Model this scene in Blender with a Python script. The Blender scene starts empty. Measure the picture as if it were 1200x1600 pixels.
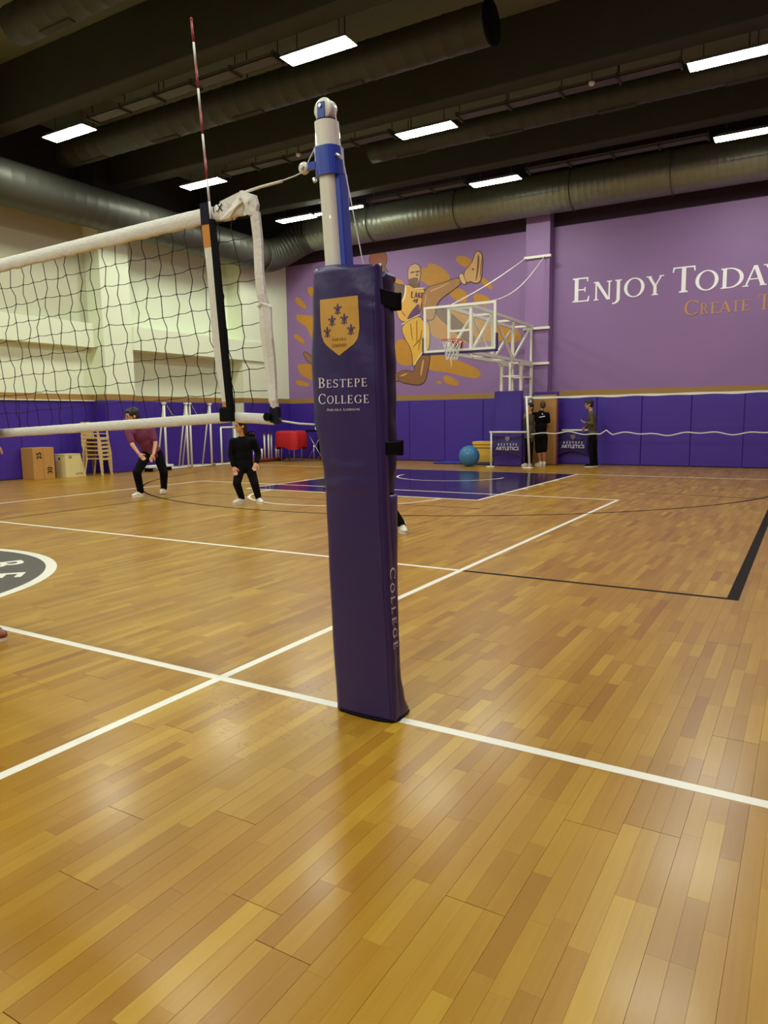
import bpy, math, random
from mathutils import Vector, Matrix

random.seed(7)
PI = math.pi
sc = bpy.context.scene
col = sc.collection

# ------------------------------------------------------------------ camera
def camera():
    cd = bpy.data.cameras.new('camera')
    cd.sensor_fit = 'AUTO'
    cd.sensor_width = 36.0
    cd.lens = 1122.05 / 1600 * 36.0
    cd.clip_start = 0.05
    cd.clip_end = 200
    o = bpy.data.objects.new('camera', cd)
    col.objects.link(o)
    yaw, pitch, roll = 0.5348, -0.1297, -0.0119
    f = Vector((-math.sin(yaw) * math.cos(pitch), math.cos(yaw) * math.cos(pitch), math.sin(pitch)))
    r = Vector((math.cos(yaw), math.sin(yaw), 0))
    u = r.cross(f)
    r2 = r * math.cos(roll) + u * math.sin(roll)
    u2 = -r * math.sin(roll) + u * math.cos(roll)
    m = Matrix((r2, u2, -f)).transposed().to_4x4()
    m.translation = Vector((2.5791, -2.657, 1.3317))
    o.matrix_world = m
    sc.camera = o
    return o
CAM = camera()

# ------------------------------------------------------------------ world, exposure, lamp output
w = bpy.data.worlds.new('world')
sc.world = w
w.use_nodes = True
w.node_tree.nodes['Background'].inputs[0].default_value = (0.02, 0.02, 0.018, 1)
w.node_tree.nodes['Background'].inputs[1].default_value = 0.3
sc.view_settings.view_transform = 'Standard'
sc.view_settings.look = 'None'
sc.view_settings.exposure = 0.0
sc.view_settings.gamma = 1.0
sc.view_settings.use_curve_mapping = False
LAMP_STRENGTH = 84.0
LAMP_COLOR = (0.96, 1.0, 0.87)

# ------------------------------------------------------------------ helpers
def lin(c):
    out = []
    for v in c:
        v = v / 255.0
        out.append(v / 12.92 if v <= 0.04045 else ((v + 0.055) / 1.055) ** 2.4)
    return tuple(out) + (1.0,)

def mat(name, rgb, rough=0.5, metal=0.0, vary=0.0, vscale=6.0, bump=0.0, bscale=40.0, spec=0.5, coat=0.0, alpha=1.0, stretch=None):
    m = bpy.data.materials.new(name)
    m.use_nodes = True
    nt = m.node_tree
    b = nt.nodes['Principled BSDF']
    c = lin(rgb)
    b.inputs['Base Color'].default_value = c
    b.inputs['Roughness'].default_value = rough
    b.inputs['Metallic'].default_value = metal
    b.inputs['Specular IOR Level'].default_value = spec
    b.inputs['Coat Weight'].default_value = coat
    b.inputs['Alpha'].default_value = alpha
    geo = nt.nodes.new('ShaderNodeNewGeometry')
    vec = geo.outputs['Position']
    if stretch:
        mp = nt.nodes.new('ShaderNodeVectorMath'); mp.operation = 'MULTIPLY'
        mp.inputs[1].default_value = stretch
        nt.links.new(vec, mp.inputs[0]); vec = mp.outputs[0]
    if vary > 0:
        n = nt.nodes.new('ShaderNodeTexNoise'); n.inputs['Scale'].default_value = vscale; n.inputs['Detail'].default_value = 4
        nt.links.new(vec, n.inputs['Vector'])
        mx = nt.nodes.new('ShaderNodeMix'); mx.data_type = 'RGBA'
        mx.inputs['A'].default_value = tuple(x * (1 - vary) for x in c[:3]) + (1,)
        mx.inputs['B'].default_value = tuple(min(1, x * (1 + vary)) for x in c[:3]) + (1,)
        nt.links.new(n.outputs['Fac'], mx.inputs['Factor'])
        nt.links.new(mx.outputs['Result'], b.inputs['Base Color'])
    if bump > 0:
        n2 = nt.nodes.new('ShaderNodeTexNoise'); n2.inputs['Scale'].default_value = bscale; n2.inputs['Detail'].default_value = 3
        nt.links.new(vec, n2.inputs['Vector'])
        bp = nt.nodes.new('ShaderNodeBump'); bp.inputs['Strength'].default_value = bump; bp.inputs['Distance'].default_value = 0.01
        nt.links.new(n2.outputs['Fac'], bp.inputs['Height'])
        nt.links.new(bp.outputs['Normal'], b.inputs['Normal'])
    return m

def emat(name, color, strength):
    m = bpy.data.materials.new(name); m.use_nodes = True
    b = m.node_tree.nodes['Principled BSDF']
    b.inputs['Base Color'].default_value = (0.8, 0.8, 0.8, 1)
    b.inputs['Emission Color'].default_value = tuple(color) + (1,)
    b.inputs['Emission Strength'].default_value = strength
    return m

class MB:
    """collects shapes; build() links them as ONE mesh object"""
    def __init__(s):
        s.v = []; s.f = []
    def add(s, vs, fs):
        o = len(s.v)
        s.v += [tuple(v) for v in vs]
        s.f += [tuple(i + o for i in f) for f in fs]
        return s
    def box(s, x0, x1, y0, y1, z0, z1):
        vs = [(x0,y0,z0),(x1,y0,z0),(x1,y1,z0),(x0,y1,z0),(x0,y0,z1),(x1,y0,z1),(x1,y1,z1),(x0,y1,z1)]
        return s.add(vs, [(3,2,1,0),(4,5,6,7),(0,1,5,4),(1,2,6,5),(2,3,7,6),(3,0,4,7)])
    def bbox(s, x0, x1, y0, y1, z0, z1, b=0.01):
        """box with chamfered edges"""
        vs = []; idx = {}
        X = (x0, x1); Y = (y0, y1); Z = (z0, z1)
        for i in (0,1):
            for j in (0,1):
                for k in (0,1):
                    sx = b if i == 0 else -b; sy = b if j == 0 else -b; sz = b if k == 0 else -b
                    idx[i,j,k,'x'] = len(vs); vs.append((X[i], Y[j]+sy, Z[k]+sz))
                    idx[i,j,k,'y'] = len(vs); vs.append((X[i]+sx, Y[j], Z[k]+sz))
                    idx[i,j,k,'z'] = len(vs); vs.append((X[i]+sx, Y[j]+sy, Z[k]))
        fs = []
        for i in (0,1):
            q = [idx[i,0,0,'x'], idx[i,1,0,'x'], idx[i,1,1,'x'], idx[i,0,1,'x']]
            fs.append(q if i else q[::-1])
            q = [idx[0,i,0,'y'], idx[0,i,1,'y'], idx[1,i,1,'y'], idx[1,i,0,'y']]
            fs.append(q if i else q[::-1])
            q = [idx[0,0,i,'z'], idx[1,0,i,'z'], idx[1,1,i,'z'], idx[0,1,i,'z']]
            fs.append(q if i else q[::-1])
        for i in (0,1):
            for j in (0,1):
                fs.append((idx[i,j,0,'x'], idx[i,j,0,'y'], idx[i,j,1,'y'], idx[i,j,1,'x']))
                fs.append((idx[i,0,j,'x'], idx[i,0,j,'z'], idx[i,1,j,'z'], idx[i,1,j,'x']))
                fs.append((idx[0,i,j,'y'], idx[0,i,j,'z'], idx[1,i,j,'z'], idx[1,i,j,'y']))
        for i in (0,1):
            for j in (0,1):
                for k in (0,1):
                    fs.append((idx[i,j,k,'x'], idx[i,j,k,'y'], idx[i,j,k,'z']))
        return s.add(vs, fs)
    def cyl(s, p0, p1, r0, r1=None, n=12, cap=True):
        r1 = r0 if r1 is None else r1
        p0 = Vector(p0); p1 = Vector(p1); d = (p1 - p0)
        if d.length < 1e-9: return s
        d.normalize()
        a = d.orthogonal().normalized(); b = d.cross(a)
        vs = []
        for p, r in ((p0, r0), (p1, r1)):
            for i in range(n):
                t = 2*PI*i/n
                vs.append(p + a*(r*math.cos(t)) + b*(r*math.sin(t)))
        fs = [(i, (i+1)%n, n+(i+1)%n, n+i) for i in range(n)]
        if cap: fs += [tuple(range(n-1,-1,-1)), tuple(range(n, 2*n))]
        return s.add(vs, fs)
    def bar(s, p0, p1, w, h=None, up=(0,0,1)):
        """rectangular bar between two points"""
        h = w if h is None else h
        p0 = Vector(p0); p1 = Vector(p1); d = (p1-p0).normalized()
        u = Vector(up)
        if abs(d.dot(u)) > 0.98: u = Vector((0,1,0))
        a = d.cross(u).normalized(); b = a.cross(d)
        vs = []
        for p in (p0, p1):
            for sa, sb in ((-1,-1),(1,-1),(1,1),(-1,1)):
                vs.append(p + a*(sa*w/2) + b*(sb*h/2))
        return s.add(vs, [(0,1,5,4),(1,2,6,5),(2,3,7,6),(3,0,4,7),(3,2,1,0),(4,5,6,7)])
    def tube(s, path, r, n=6, cap=True):
        path = [Vector(p) for p in path]
        rs = r if isinstance(r, (list, tuple)) else [r]*len(path)
        o = len(s.v); a = None
        for i, p in enumerate(path):
            d = (path[min(i+1, len(path)-1)] - path[max(i-1, 0)]).normalized()
            if a is None: a = d.orthogonal().normalized()
            else:
                a = (a - d*a.dot(d))
                a = a.normalized() if a.length > 1e-6 else d.orthogonal().normalized()
            b = d.cross(a)
            for k in range(n):
                t = 2*PI*k/n
                s.v.append(tuple(p + a*(rs[i]*math.cos(t)) + b*(rs[i]*math.sin(t))))
        for i in range(len(path)-1):
            for k in range(n):
                s.f.append((o+i*n+k, o+i*n+(k+1)%n, o+(i+1)*n+(k+1)%n, o+(i+1)*n+k))
        if cap:
            s.f.append(tuple(o+k for k in range(n-1,-1,-1)))
            s.f.append(tuple(o+(len(path)-1)*n+k for k in range(n)))
        return s
    def ell(s, c, rx, ry, rz, fr=None, nu=14, nv=9):
        c = Vector(c)
        fr = fr or (Vector((1,0,0)), Vector((0,1,0)), Vector((0,0,1)))
        o = len(s.v)
        vs = [c - fr[2]*rz]
        for j in range(1, nv):
            ph = -PI/2 + PI*j/nv
            for i in range(nu):
                t = 2*PI*i/nu
                vs.append(c + fr[0]*(rx*math.cos(ph)*math.cos(t)) + fr[1]*(ry*math.cos(ph)*math.sin(t)) + fr[2]*(rz*math.sin(ph)))
        vs.append(c + fr[2]*rz)
        fs = []
        for i in range(nu):
            fs.append((0, 1+(i+1)%nu, 1+i))
            fs.append((len(vs)-1, 1+(nv-2)*nu+i, 1+(nv-2)*nu+(i+1)%nu))
        for j in range(nv-2):
            for i in range(nu):
                fs.append((1+j*nu+i, 1+j*nu+(i+1)%nu, 1+(j+1)*nu+(i+1)%nu, 1+(j+1)*nu+i))
        return s.add(vs, fs)
    def prism(s, poly, fn, t):
        """polygon [(u,v)] placed by fn(u,v,depth); depth 0..t"""
        n = len(poly)
        area = sum(poly[i][0]*poly[(i+1)%n][1] - poly[(i+1)%n][0]*poly[i][1] for i in range(n))
        if area < 0: poly = poly[::-1]
        vs = [fn(u, v, 0) for u, v in poly] + [fn(u, v, t) for u, v in poly]
        fs = [tuple(range(n-1,-1,-1)), tuple(range(n, 2*n))] + [(i, (i+1)%n, n+(i+1)%n, n+i) for i in range(n)]
        return s.add(vs, fs)
    def lathe(s, prof, c=(0,0,0), n=24, axis='z'):
        o = []
        for r, h in prof:
            for i in range(n):
                t = 2*PI*i/n
                p = (r*math.cos(t), r*math.sin(t), h)
                if axis == 'y': p = (p[0], p[2], p[1])
                if axis == 'x': p = (p[2], p[0], p[1])
                o.append((c[0]+p[0], c[1]+p[1], c[2]+p[2]))
        fs = []
        for j in range(len(prof)-1):
            for i in range(n):
                fs.append((j*n+i, j*n+(i+1)%n, (j+1)*n+(i+1)%n, (j+1)*n+i))
        return s.add(o, fs)
    def build(s, name, m, parent=None, smooth=False, loc=None):
        me = bpy.data.meshes.new(name)
        vs = s.v
        if loc is not None:
            L = Vector(loc); vs = [tuple(Vector(v)-L) for v in vs]
        me.from_pydata(vs, [], s.f)
        me.update()
        if m: me.materials.append(m)
        if smooth: me.polygons.foreach_set('use_smooth', [True]*len(me.polygons))
        o = bpy.data.objects.new(name, me)
        col.objects.link(o)
        if parent:
            o.parent = parent
            o.matrix_parent_inverse = MW(parent).inverted()
        if loc is not None:
            o.location = loc
        return o

def MW(o):
    m = Matrix.LocRotScale(o.location, o.rotation_euler, o.scale)
    if o.parent: return MW(o.parent) @ o.matrix_parent_inverse @ m
    return m

def tag(o, label=None, cat=None, group=None, kind=None):
    if label: o['label'] = label
    if cat: o['category'] = cat
    if group: o['group'] = group
    if kind: o['kind'] = kind
    return o

def empty(name, loc, label=None, cat=None, group=None, rz=0):
    o = bpy.data.objects.new(name, None)
    o.empty_display_size = 0.1
    col.objects.link(o)
    o.location = loc
    o.rotation_euler = (0, 0, rz)
    return tag(o, label, cat, group)

def copy_tree(o, parent=None):
    c = o.copy(); col.objects.link(c)
    if parent:
        c.parent = parent
        c.matrix_parent_inverse = o.matrix_parent_inverse.copy()
    for ch in list(o.children): copy_tree(ch, c)
    return c

# ------------------------------------------------------------------ materials
M = {}
M['line'] = mat('line_paint', (236, 232, 218), 0.35)
M['line_black'] = mat('black_line_paint', (30, 20, 14), 0.7, spec=0.1)
M['key'] = mat('key_paint', (46, 31, 74), 0.14, vary=0.1)
M['logo_dark'] = mat('logo_dark_paint', (72, 68, 66), 0.35)
M['sub'] = mat('subfloor', (104, 70, 36), 0.8)
M['wall_purple'] = mat('purple_wall_paint', (142, 107, 158), 0.55, vary=0.05, vscale=1.5, bump=0.08, bscale=60)
M['gold_stripe'] = mat('gold_stripe_paint', (160, 122, 62), 0.6)
M['pad_purple'] = mat('wall_pad_vinyl', (66, 40, 148), 0.42, vary=0.05, vscale=2)
M['cream'] = mat('cream_wall_paint', (232, 240, 210), 0.7, vary=0.04, vscale=1.0, bump=0.08, bscale=70)
M['ceil'] = mat('black_ceiling_paint', (108, 114, 98), 0.85, vary=0.15, vscale=3, bump=0.3, bscale=30)
M['beam'] = mat('black_beam_paint', (54, 57, 48), 0.85, vary=0.15, vscale=3, bump=0.3, bscale=30)
M['duct_black'] = mat('black_duct_paint', (56, 58, 48), 0.6, vary=0.15, vscale=4)
M['steel'] = mat('galvanised_steel', (138, 141, 126), 0.4, metal=0.75, vary=0.1, vscale=5)
M['steel_dark'] = mat('dark_duct_metal', (74, 74, 64), 0.5, metal=0.4, vary=0.12, vscale=4)
M['white_metal'] = mat('white_powder_coat', (232, 230, 214), 0.35)
M['housing'] = mat('lamp_housing', (120, 120, 112), 0.5)
M['tray'] = mat('grey_tray', (74, 72, 62), 0.6)
M['post_white'] = mat('post_white', (226, 228, 208), 0.3, coat=0.3)
M['blue'] = mat('blue_enamel', (26, 62, 170), 0.3, coat=0.3)
M['steelbolt'] = mat('bolt_steel', (190, 190, 185), 0.3, metal=0.9)
M['vinyl'] = mat('post_pad_vinyl', (48, 35, 90), 0.3, vary=0.08, vscale=8, bump=0.5, bscale=7)
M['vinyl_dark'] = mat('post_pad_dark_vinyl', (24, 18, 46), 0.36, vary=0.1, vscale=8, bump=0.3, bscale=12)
M['black'] = mat('black_webbing', (9, 9, 10), 0.8, spec=0.15)
M['gold'] = mat('gold_print', (204, 158, 62), 0.4)
M['print_white'] = mat('white_print', (225, 222, 232), 0.5)
M['print_purple'] = mat('purple_print', (70, 40, 96), 0.5)
M['print_brown'] = mat('brown_print', (150, 92, 34), 0.5)
M['tape'] = mat('net_tape_canvas', (226, 228, 216), 0.7, vary=0.06, vscale=30, bump=0.4, bscale=60)
M['cord'] = mat('net_cord', (20, 20, 16), 0.8)
M['rope'] = mat('white_rope', (222, 222, 214), 0.6)
M['navy'] = mat('navy_tape', (20, 22, 42), 0.7, spec=0.2)
M['orange_tape'] = mat('orange_tape', (206, 140, 44), 0.6)
M['red_stripe'] = mat('red_stripe', (150, 34, 30), 0.4)
M['glass'] = None

# ------------------------------------------------------------------ serif lettering (flat print)
def serif(ch):
    """polygons for one serif capital, cap height 1; returns (polys, width)"""
    T, N, S, O = 0.135, 0.055, 0.05, 0.07
    P = []
    def rect(x0, y0, x1, y1): P.append([(x0,y0),(x1,y0),(x1,y1),(x0,y1)])
    def stem(x, y0=0.0, y1=1.0, lo=True, hi=True, t=T, l=O, r=O):
        rect(x, y0, x+t, y1)
        if lo: P.append([(x-l, y0), (x+t+r, y0), (x+t+r, y0+S), (x+t, y0+S*1.5), (x, y0+S*1.5), (x-l, y0+S)])
        if hi: P.append([(x-l, y1-S), (x, y1-S*1.5), (x+t, y1-S*1.5), (x+t+r, y1-S), (x+t+r, y1), (x-l, y1)])
    def arc(cx, cy, rx, ry, a0, a1, t=T, n=N, k=18):
        pts = [math.radians(a0 + (a1-a0)*i/k) for i in range(k+1)]
        for i in range(k):
            a, b = pts[i], pts[i+1]
            P.append([(cx+rx*math.cos(a), cy+ry*math.sin(a)), (cx+rx*math.cos(b), cy+ry*math.sin(b)),
                      (cx+(rx-t)*math.cos(b), cy+(ry-n)*math.sin(b)), (cx+(rx-t)*math.cos(a), cy+(ry-n)*math.sin(a))])
    def diag(x0, y0, x1, y1, t):
        P.append([(x0-t/2, y0), (x0+t/2, y0), (x1+t/2, y1), (x1-t/2, y1)])
    def foot(x, y, hw=0.13): rect(x-hw, y, x+hw, y+S)
    wd = 0.7
    if ch in 'E':
        stem(0.07, r=0); rect(0.1,0,0.56,N); rect(0.1,1-N,0.53,1); rect(0.1,0.5-N/2,0.44,0.5+N/2)
        P.append([(0.51,0),(0.58,0),(0.6,0.22),(0.56,0.22)]); P.append([(0.5,1),(0.5,0.82),(0.54,0.82),(0.55,1)]); rect(0.42,0.4,0.46,0.6); wd = 0.64
    elif ch == 'F':
        stem(0.07); rect(0.1,1-N,0.53,1); rect(0.1,0.5-N/2,0.44,0.5+N/2); rect(0.5,0.82,0.55,1); wd = 0.6
    elif ch == 'L':
        stem(0.07, r=0.04); rect(0.1,0,0.54,N); P.append([(0.49,0),(0.56,0),(0.58,0.24),(0.54,0.24)]); wd = 0.6
    elif ch == 'T':
        stem(0.29, hi=False); rect(0.02,1-N,0.7,1); P.append([(0.0,0.8),(0.04,0.8),(0.08,1),(0.02,1)]); P.append([(0.68,0.8),(0.72,0.8),(0.7,1),(0.64,1)]); wd = 0.72
    elif ch == 'N':
        stem(0.09, t=N+0.01); stem(0.62, t=N+0.01, lo=False); diag(0.12+0.02, 1, 0.62, 0, T*1.05); wd = 0.78
    elif ch == 'J':
        stem(0.2, y0=-0.05, lo=False); P.append([(0.2,-0.05),(0.335,-0.05),(0.28,-0.18),(0.14,-0.28),(0.02,-0.27),(0.02,-0.2),(0.12,-0.2)]); wd = 0.42
    elif ch == 'O':
        arc(0.42, 0.5, 0.42, 0.515, 0, 360, k=32); wd = 0.84
    elif ch == 'Q':
        arc(0.42, 0.5, 0.42, 0.515, 0, 360, k=32); wd = 0.84
    elif ch == 'C':
        arc(0.44, 0.5, 0.43, 0.515, 42, 318, k=26); P.append([(0.72,0.7),(0.77,0.7),(0.77,0.98),(0.74,0.98)]); wd = 0.8
    elif ch == 'G':
        arc(0.44, 0.5, 0.43, 0.515, 42, 312, k=26); P.append([(0.72,0.7),(0.77,0.7),(0.77,0.98),(0.74,0.98)]); rect(0.66,0.08,0.79,0.42); rect(0.58,0.4,0.86,0.45); wd = 0.88
    elif ch == 'D':
        stem(0.08, r=0); arc(0.3, 0.5, 0.5, 0.5, -90, 90); rect(0.15,0,0.32,N); rect(0.15,1-N,0.32,1); wd = 0.82
    elif ch == 'B':
        stem(0.08, r=0); arc(0.32, 0.75, 0.27, 0.25, -90, 90); arc(0.32, 0.265, 0.33, 0.265, -90, 90); rect(0.15,1-N,0.34,1); rect(0.15,0.47,0.34,0.47+N); rect(0.15,0,0.34,N); wd = 0.68
    elif ch == 'P':
        stem(0.08); arc(0.32, 0.73, 0.3, 0.27, -90, 90); rect(0.15,1-N,0.34,1); rect(0.15,0.46,0.34,0.46+N); wd = 0.65
    elif ch == 'R':
        stem(0.08); arc(0.3, 0.74, 0.28, 0.26, -90, 90); rect(0.15,1-N,0.32,1); rect(0.15,0.48,0.32,0.48+N); diag(0.68, 0, 0.36, 0.5, T); foot(0.7, 0, 0.1); wd = 0.8
    elif ch == 'A':
        diag(0.1, 0, 0.4, 1, N+0.01); diag(0.7, 0, 0.42, 1, T*1.1); rect(0.2,0.32,0.6,0.32+N); foot(0.1,0,0.11); foot(0.71,0,0.12); wd = 0.82
    elif ch == 'Y':
        stem(0.3, y1=0.48, hi=False); diag(0.37, 0.45, 0.1, 1, T); diag(0.37, 0.45, 0.63, 1, N+0.015); foot(0.1,1-S,0.12); foot(0.64,1-S,0.1); wd = 0.74
    elif ch == 'S':
        arc(0.28, 0.745, 0.26, 0.265, 35, 270, t=0.11, n=0.07); arc(0.28, 0.262, 0.28, 0.272, -145, 90, t=0.11, n=0.07); rect(0.47,0.78,0.51,0.98); rect(0.02,0.02,0.06,0.24); wd = 0.58
    elif ch == 'K':
        stem(0.08); diag(0.24, 0.42, 0.6, 1, N+0.02); diag(0.68, 0, 0.32, 0.56, T); foot(0.7,0,0.1); foot(0.6,1-S,0.1); wd = 0.78
    else:
        rect(0, 0, 0.2, 0.05); wd = 0.4
    return P, wd

def serif_line(mb, text, cap, small, fn, x0, width, t, spacing=0.12):
    """small-caps line fitted to [x0, x0+width]"""
    items = []; x = 0.0; first = True
    for ch in text:
        if ch == ' ':
            x += cap*0.45; first = True; continue
        k = cap if first else small
        P, wd = serif(ch)
        items.append((x, k, P)); x += wd*k + spacing*cap; first = False
    x -= spacing*cap
    s = width / x
    for xx, k, P in items:
        for i_, poly in enumerate(P):
            mb.prism([(x0 + (xx + u*k)*s, v*k) for u, v in poly], fn, t*(1 + 0.05*i_))

def sans_text(name, text, size, m, matrix, parent=None, depth=0.001, align='CENTER', spacing=1.0):
    """flat sans lettering made from the built-in font, turned into a mesh"""
    cu = bpy.data.curves.new(name, 'FONT'); cu.body = text; cu.size = size
    cu.extrude = depth; cu.align_x = align; cu.align_y = 'CENTER'; cu.resolution_u = 3; cu.space_character = spacing
    cu.offset = size*0.012
    tmp = bpy.data.objects.new('tmp', cu); col.objects.link(tmp)
    dg = bpy.context.evaluated_depsgraph_get()
    me = bpy.data.meshes.new_from_object(tmp.evaluated_get(dg))
    bpy.data.objects.remove(tmp)
    me.transform(matrix)
    me.materials.clear(); me.materials.append(m)
    o = bpy.data.objects.new(name, me); col.objects.link(o)
    if parent:
        o.parent = parent
        o.matrix_parent_inverse = MW(parent).inverted()
    return o

# ================================================================== THE ROOM
XL, XR, YB, YF, ZC = -12.95, 4.3, 17.25, -17.25, 8.3
XW = -13.5                      # recessed part of the left wall
HX, HY = -4.45, 12.28           # ring of the basketball hoop
BASE_Y = 13.86                  # basketball base line

# ---- floor: planks
def plank_material():
    m = bpy.data.materials.new('maple_planks'); m.use_nodes = True
    nt = m.node_tree; N = nt.nodes; L = nt.links
    b = N['Principled BSDF']
    at = N.new('ShaderNodeAttribute'); at.attribute_name = 'tone'
    ramp = N.new('ShaderNodeValToRGB')
    e = ramp.color_ramp.elements
    e[0].position = 0.0; e[0].color = lin((140, 91, 15))
    e[1].position = 1.0; e[1].color = lin((188, 149, 46))
    k = ramp.color_ramp.elements.new(0.5); k.color = lin((164, 119, 25))
    geo = N.new('ShaderNodeNewGeometry')
    sc_ = N.new('ShaderNodeVectorMath'); sc_.operation = 'MULTIPLY'; sc_.inputs[1].default_value = (60, 2.2, 1)
    L.new(geo.outputs['Position'], sc_.inputs[0])
    comb = N.new('ShaderNodeCombineXYZ'); mu = N.new('ShaderNodeMath'); mu.operation = 'MULTIPLY'; mu.inputs[1].default_value = 37.0
    L.new(at.outputs['Fac'], mu.inputs[0]); L.new(mu.outputs[0], comb.inputs[2])
    ad = N.new('ShaderNodeVectorMath'); ad.operation = 'ADD'
    L.new(sc_.outputs[0], ad.inputs[0]); L.new(comb.outputs[0], ad.inputs[1])
    gr = N.new('ShaderNodeTexNoise'); gr.inputs['Scale'].default_value = 1.0; gr.inputs['Detail'].default_value = 5; gr.inputs['Distortion'].default_value = 0.6
    L.new(ad.outputs[0], gr.inputs['Vector'])
    gm = N.new('ShaderNodeMath'); gm.operation = 'MULTIPLY_ADD'; gm.inputs[1].default_value = 0.3; gm.inputs[2].default_value = -0.15
    L.new(gr.outputs['Fac'], gm.inputs[0])
    blot = N.new('ShaderNodeTexNoise'); blot.inputs['Scale'].default_value = 1.3; blot.inputs['Detail'].default_value = 3
    L.new(geo.outputs['Position'], blot.inputs['Vector'])
    bm_ = N.new('ShaderNodeMath'); bm_.operation = 'MULTIPLY_ADD'; bm_.inputs[1].default_value = 0.4; bm_.inputs[2].default_value = -0.2
    L.new(blot.outputs['Fac'], bm_.inputs[0])
    s1 = N.new('ShaderNodeMath'); s1.operation = 'ADD'; L.new(at.outputs['Fac'], s1.inputs[0]); L.new(gm.outputs[0], s1.inputs[1])
    s2 = N.new('ShaderNodeMath'); s2.operation = 'ADD'; L.new(s1.outputs[0], s2.inputs[0]); L.new(bm_.outputs[0], s2.inputs[1])
    L.new(s2.outputs[0], ramp.inputs['Fac'])
    # shoe scuffs worn into the boards beside the post
    ds = N.new('ShaderNodeVectorMath'); ds.operation = 'DISTANCE'; ds.inputs[1].default_value = (0.48, -0.13, 0)
    L.new(geo.outputs['Position'], ds.inputs[0])
    mr = N.new('ShaderNodeMapRange'); mr.inputs['From Min'].default_value = 0.6; mr.inputs['From Max'].default_value = 0.1; mr.inputs['To Min'].default_value = 0; mr.inputs['To Max'].default_value = 1
    L.new(ds.outputs['Value'], mr.inputs['Value'])
    sv = N.new('ShaderNodeVectorMath'); sv.operation = 'MULTIPLY'; sv.inputs[1].default_value = (14, 40, 1); L.new(geo.outputs['Position'], sv.inputs[0])
    sn = N.new('ShaderNodeTexNoise'); sn.inputs['Scale'].default_value = 1.0; sn.inputs['Detail'].default_value = 2; sn.inputs['Distortion'].default_value = 2.5
    L.new(sv.outputs[0], sn.inputs['Vector'])
    st = N.new('ShaderNodeMapRange'); st.inputs['From Min'].default_value = 0.63; st.inputs['From Max'].default_value = 0.69
    L.new(sn.outputs['Fac'], st.inputs['Value'])
    sm = N.new('ShaderNodeMath'); sm.operation = 'MULTIPLY'; L.new(mr.outputs['Result'], sm.inputs[0]); L.new(st.outputs['Result'], sm.inputs[1])
    mx = N.new('ShaderNodeMix'); mx.data_type = 'RGBA'; mx.inputs['B'].default_value = lin((60, 45, 28))
    L.new(sm.outputs[0], mx.inputs['Factor']); L.new(ramp.outputs['Color'], mx.inputs['A'])
    L.new(mx.outputs['Result'], b.inputs['Base Color'])
    b.inputs['Roughness'].default_value = 0.31
    b.inputs['Specular IOR Level'].default_value = 0.32
    b.inputs['Coat Weight'].default_value = 0.1
    b.inputs['Coat Roughness'].default_value = 0.15
    bp = N.new('ShaderNodeBump'); bp.inputs['Strength'].default_value = 0.05; bp.inputs['Distance'].default_value = 0.004
    L.new(gr.outputs['Fac'], bp.inputs['Height']); L.new(bp.outputs['Normal'], b.inputs['Normal'])
    return m
M['plank'] = plank_material()

floor = MB().box(XW-0.3, XR+0.3, YF-0.3, YB+0.3, -0.25, -0.006).build('floor', M['sub'])
tag(floor, 'varnished golden strip parquet sports floor with painted court lines', kind='structure')

def plank_list():
    out = []
    rnd = random.Random(11)
    SW = 0.0585
    x = XW
    i = 0
    while x < XR:
        y = YF - rnd.random()*2.2 if False else -6.5 - rnd.random()*2.2
        while y < YB:
            ye = y + 2.2
            bt = rnd.uniform(-0.1, 0.1)
            for s in range(3):
                xa = x + s*SW; yy = y
                while yy < ye - 0.01:
                    ln = rnd.choice((0.28, 0.36, 0.44, 0.5, 0.6))
                    y2 = yy + ln
                    if ye - y2 < 0.18: y2 = ye
                    gl = 0.0003 if s == 0 else 0.0001
                    gr_ = 0.0003 if s == 2 else 0.0001
                    g0 = 0.0011 if yy == y else 0.0001
                    g1 = 0.0011 if y2 == ye else 0.0001
                    tone = min(1, max(0, 0.5 + bt + rnd.gauss(0, 0.15)))
                    a, b_ = max(yy, -6.0), min(y2, YB)
                    if b_ - a > 0.02:
                        out.append((xa+gl, xa+SW-gr_, a+g0, b_-g1, tone, rnd.uniform(-0.00015, 0.00015)))
                    yy = y2
            y = ye
        x += 3*SW
        i += 1
    return out

def plank_geom(q):
    x0, x1, y0, y1, tone, dz = q
    c = 0.0003; z = dz; zb = -0.005
    vs = [(x0+c,y0+c,z),(x1-c,y0+c,z),(x1-c,y1-c,z),(x0+c,y1-c,z),
          (x0,y0,z-c),(x1,y0,z-c),(x1,y1,z-c),(x0,y1,z-c),(x0,y0,zb),(x1,y0,zb),(x1,y1,zb),(x0,y1,zb)]
    fs = [(0,1,2,3),(4,5,1,0),(5,6,2,1),(6,7,3,2),(7,4,0,3),(8,9,5,4),(9,10,6,5),(10,11,7,6),(11,8,4,7)]
    return vs, fs

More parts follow.
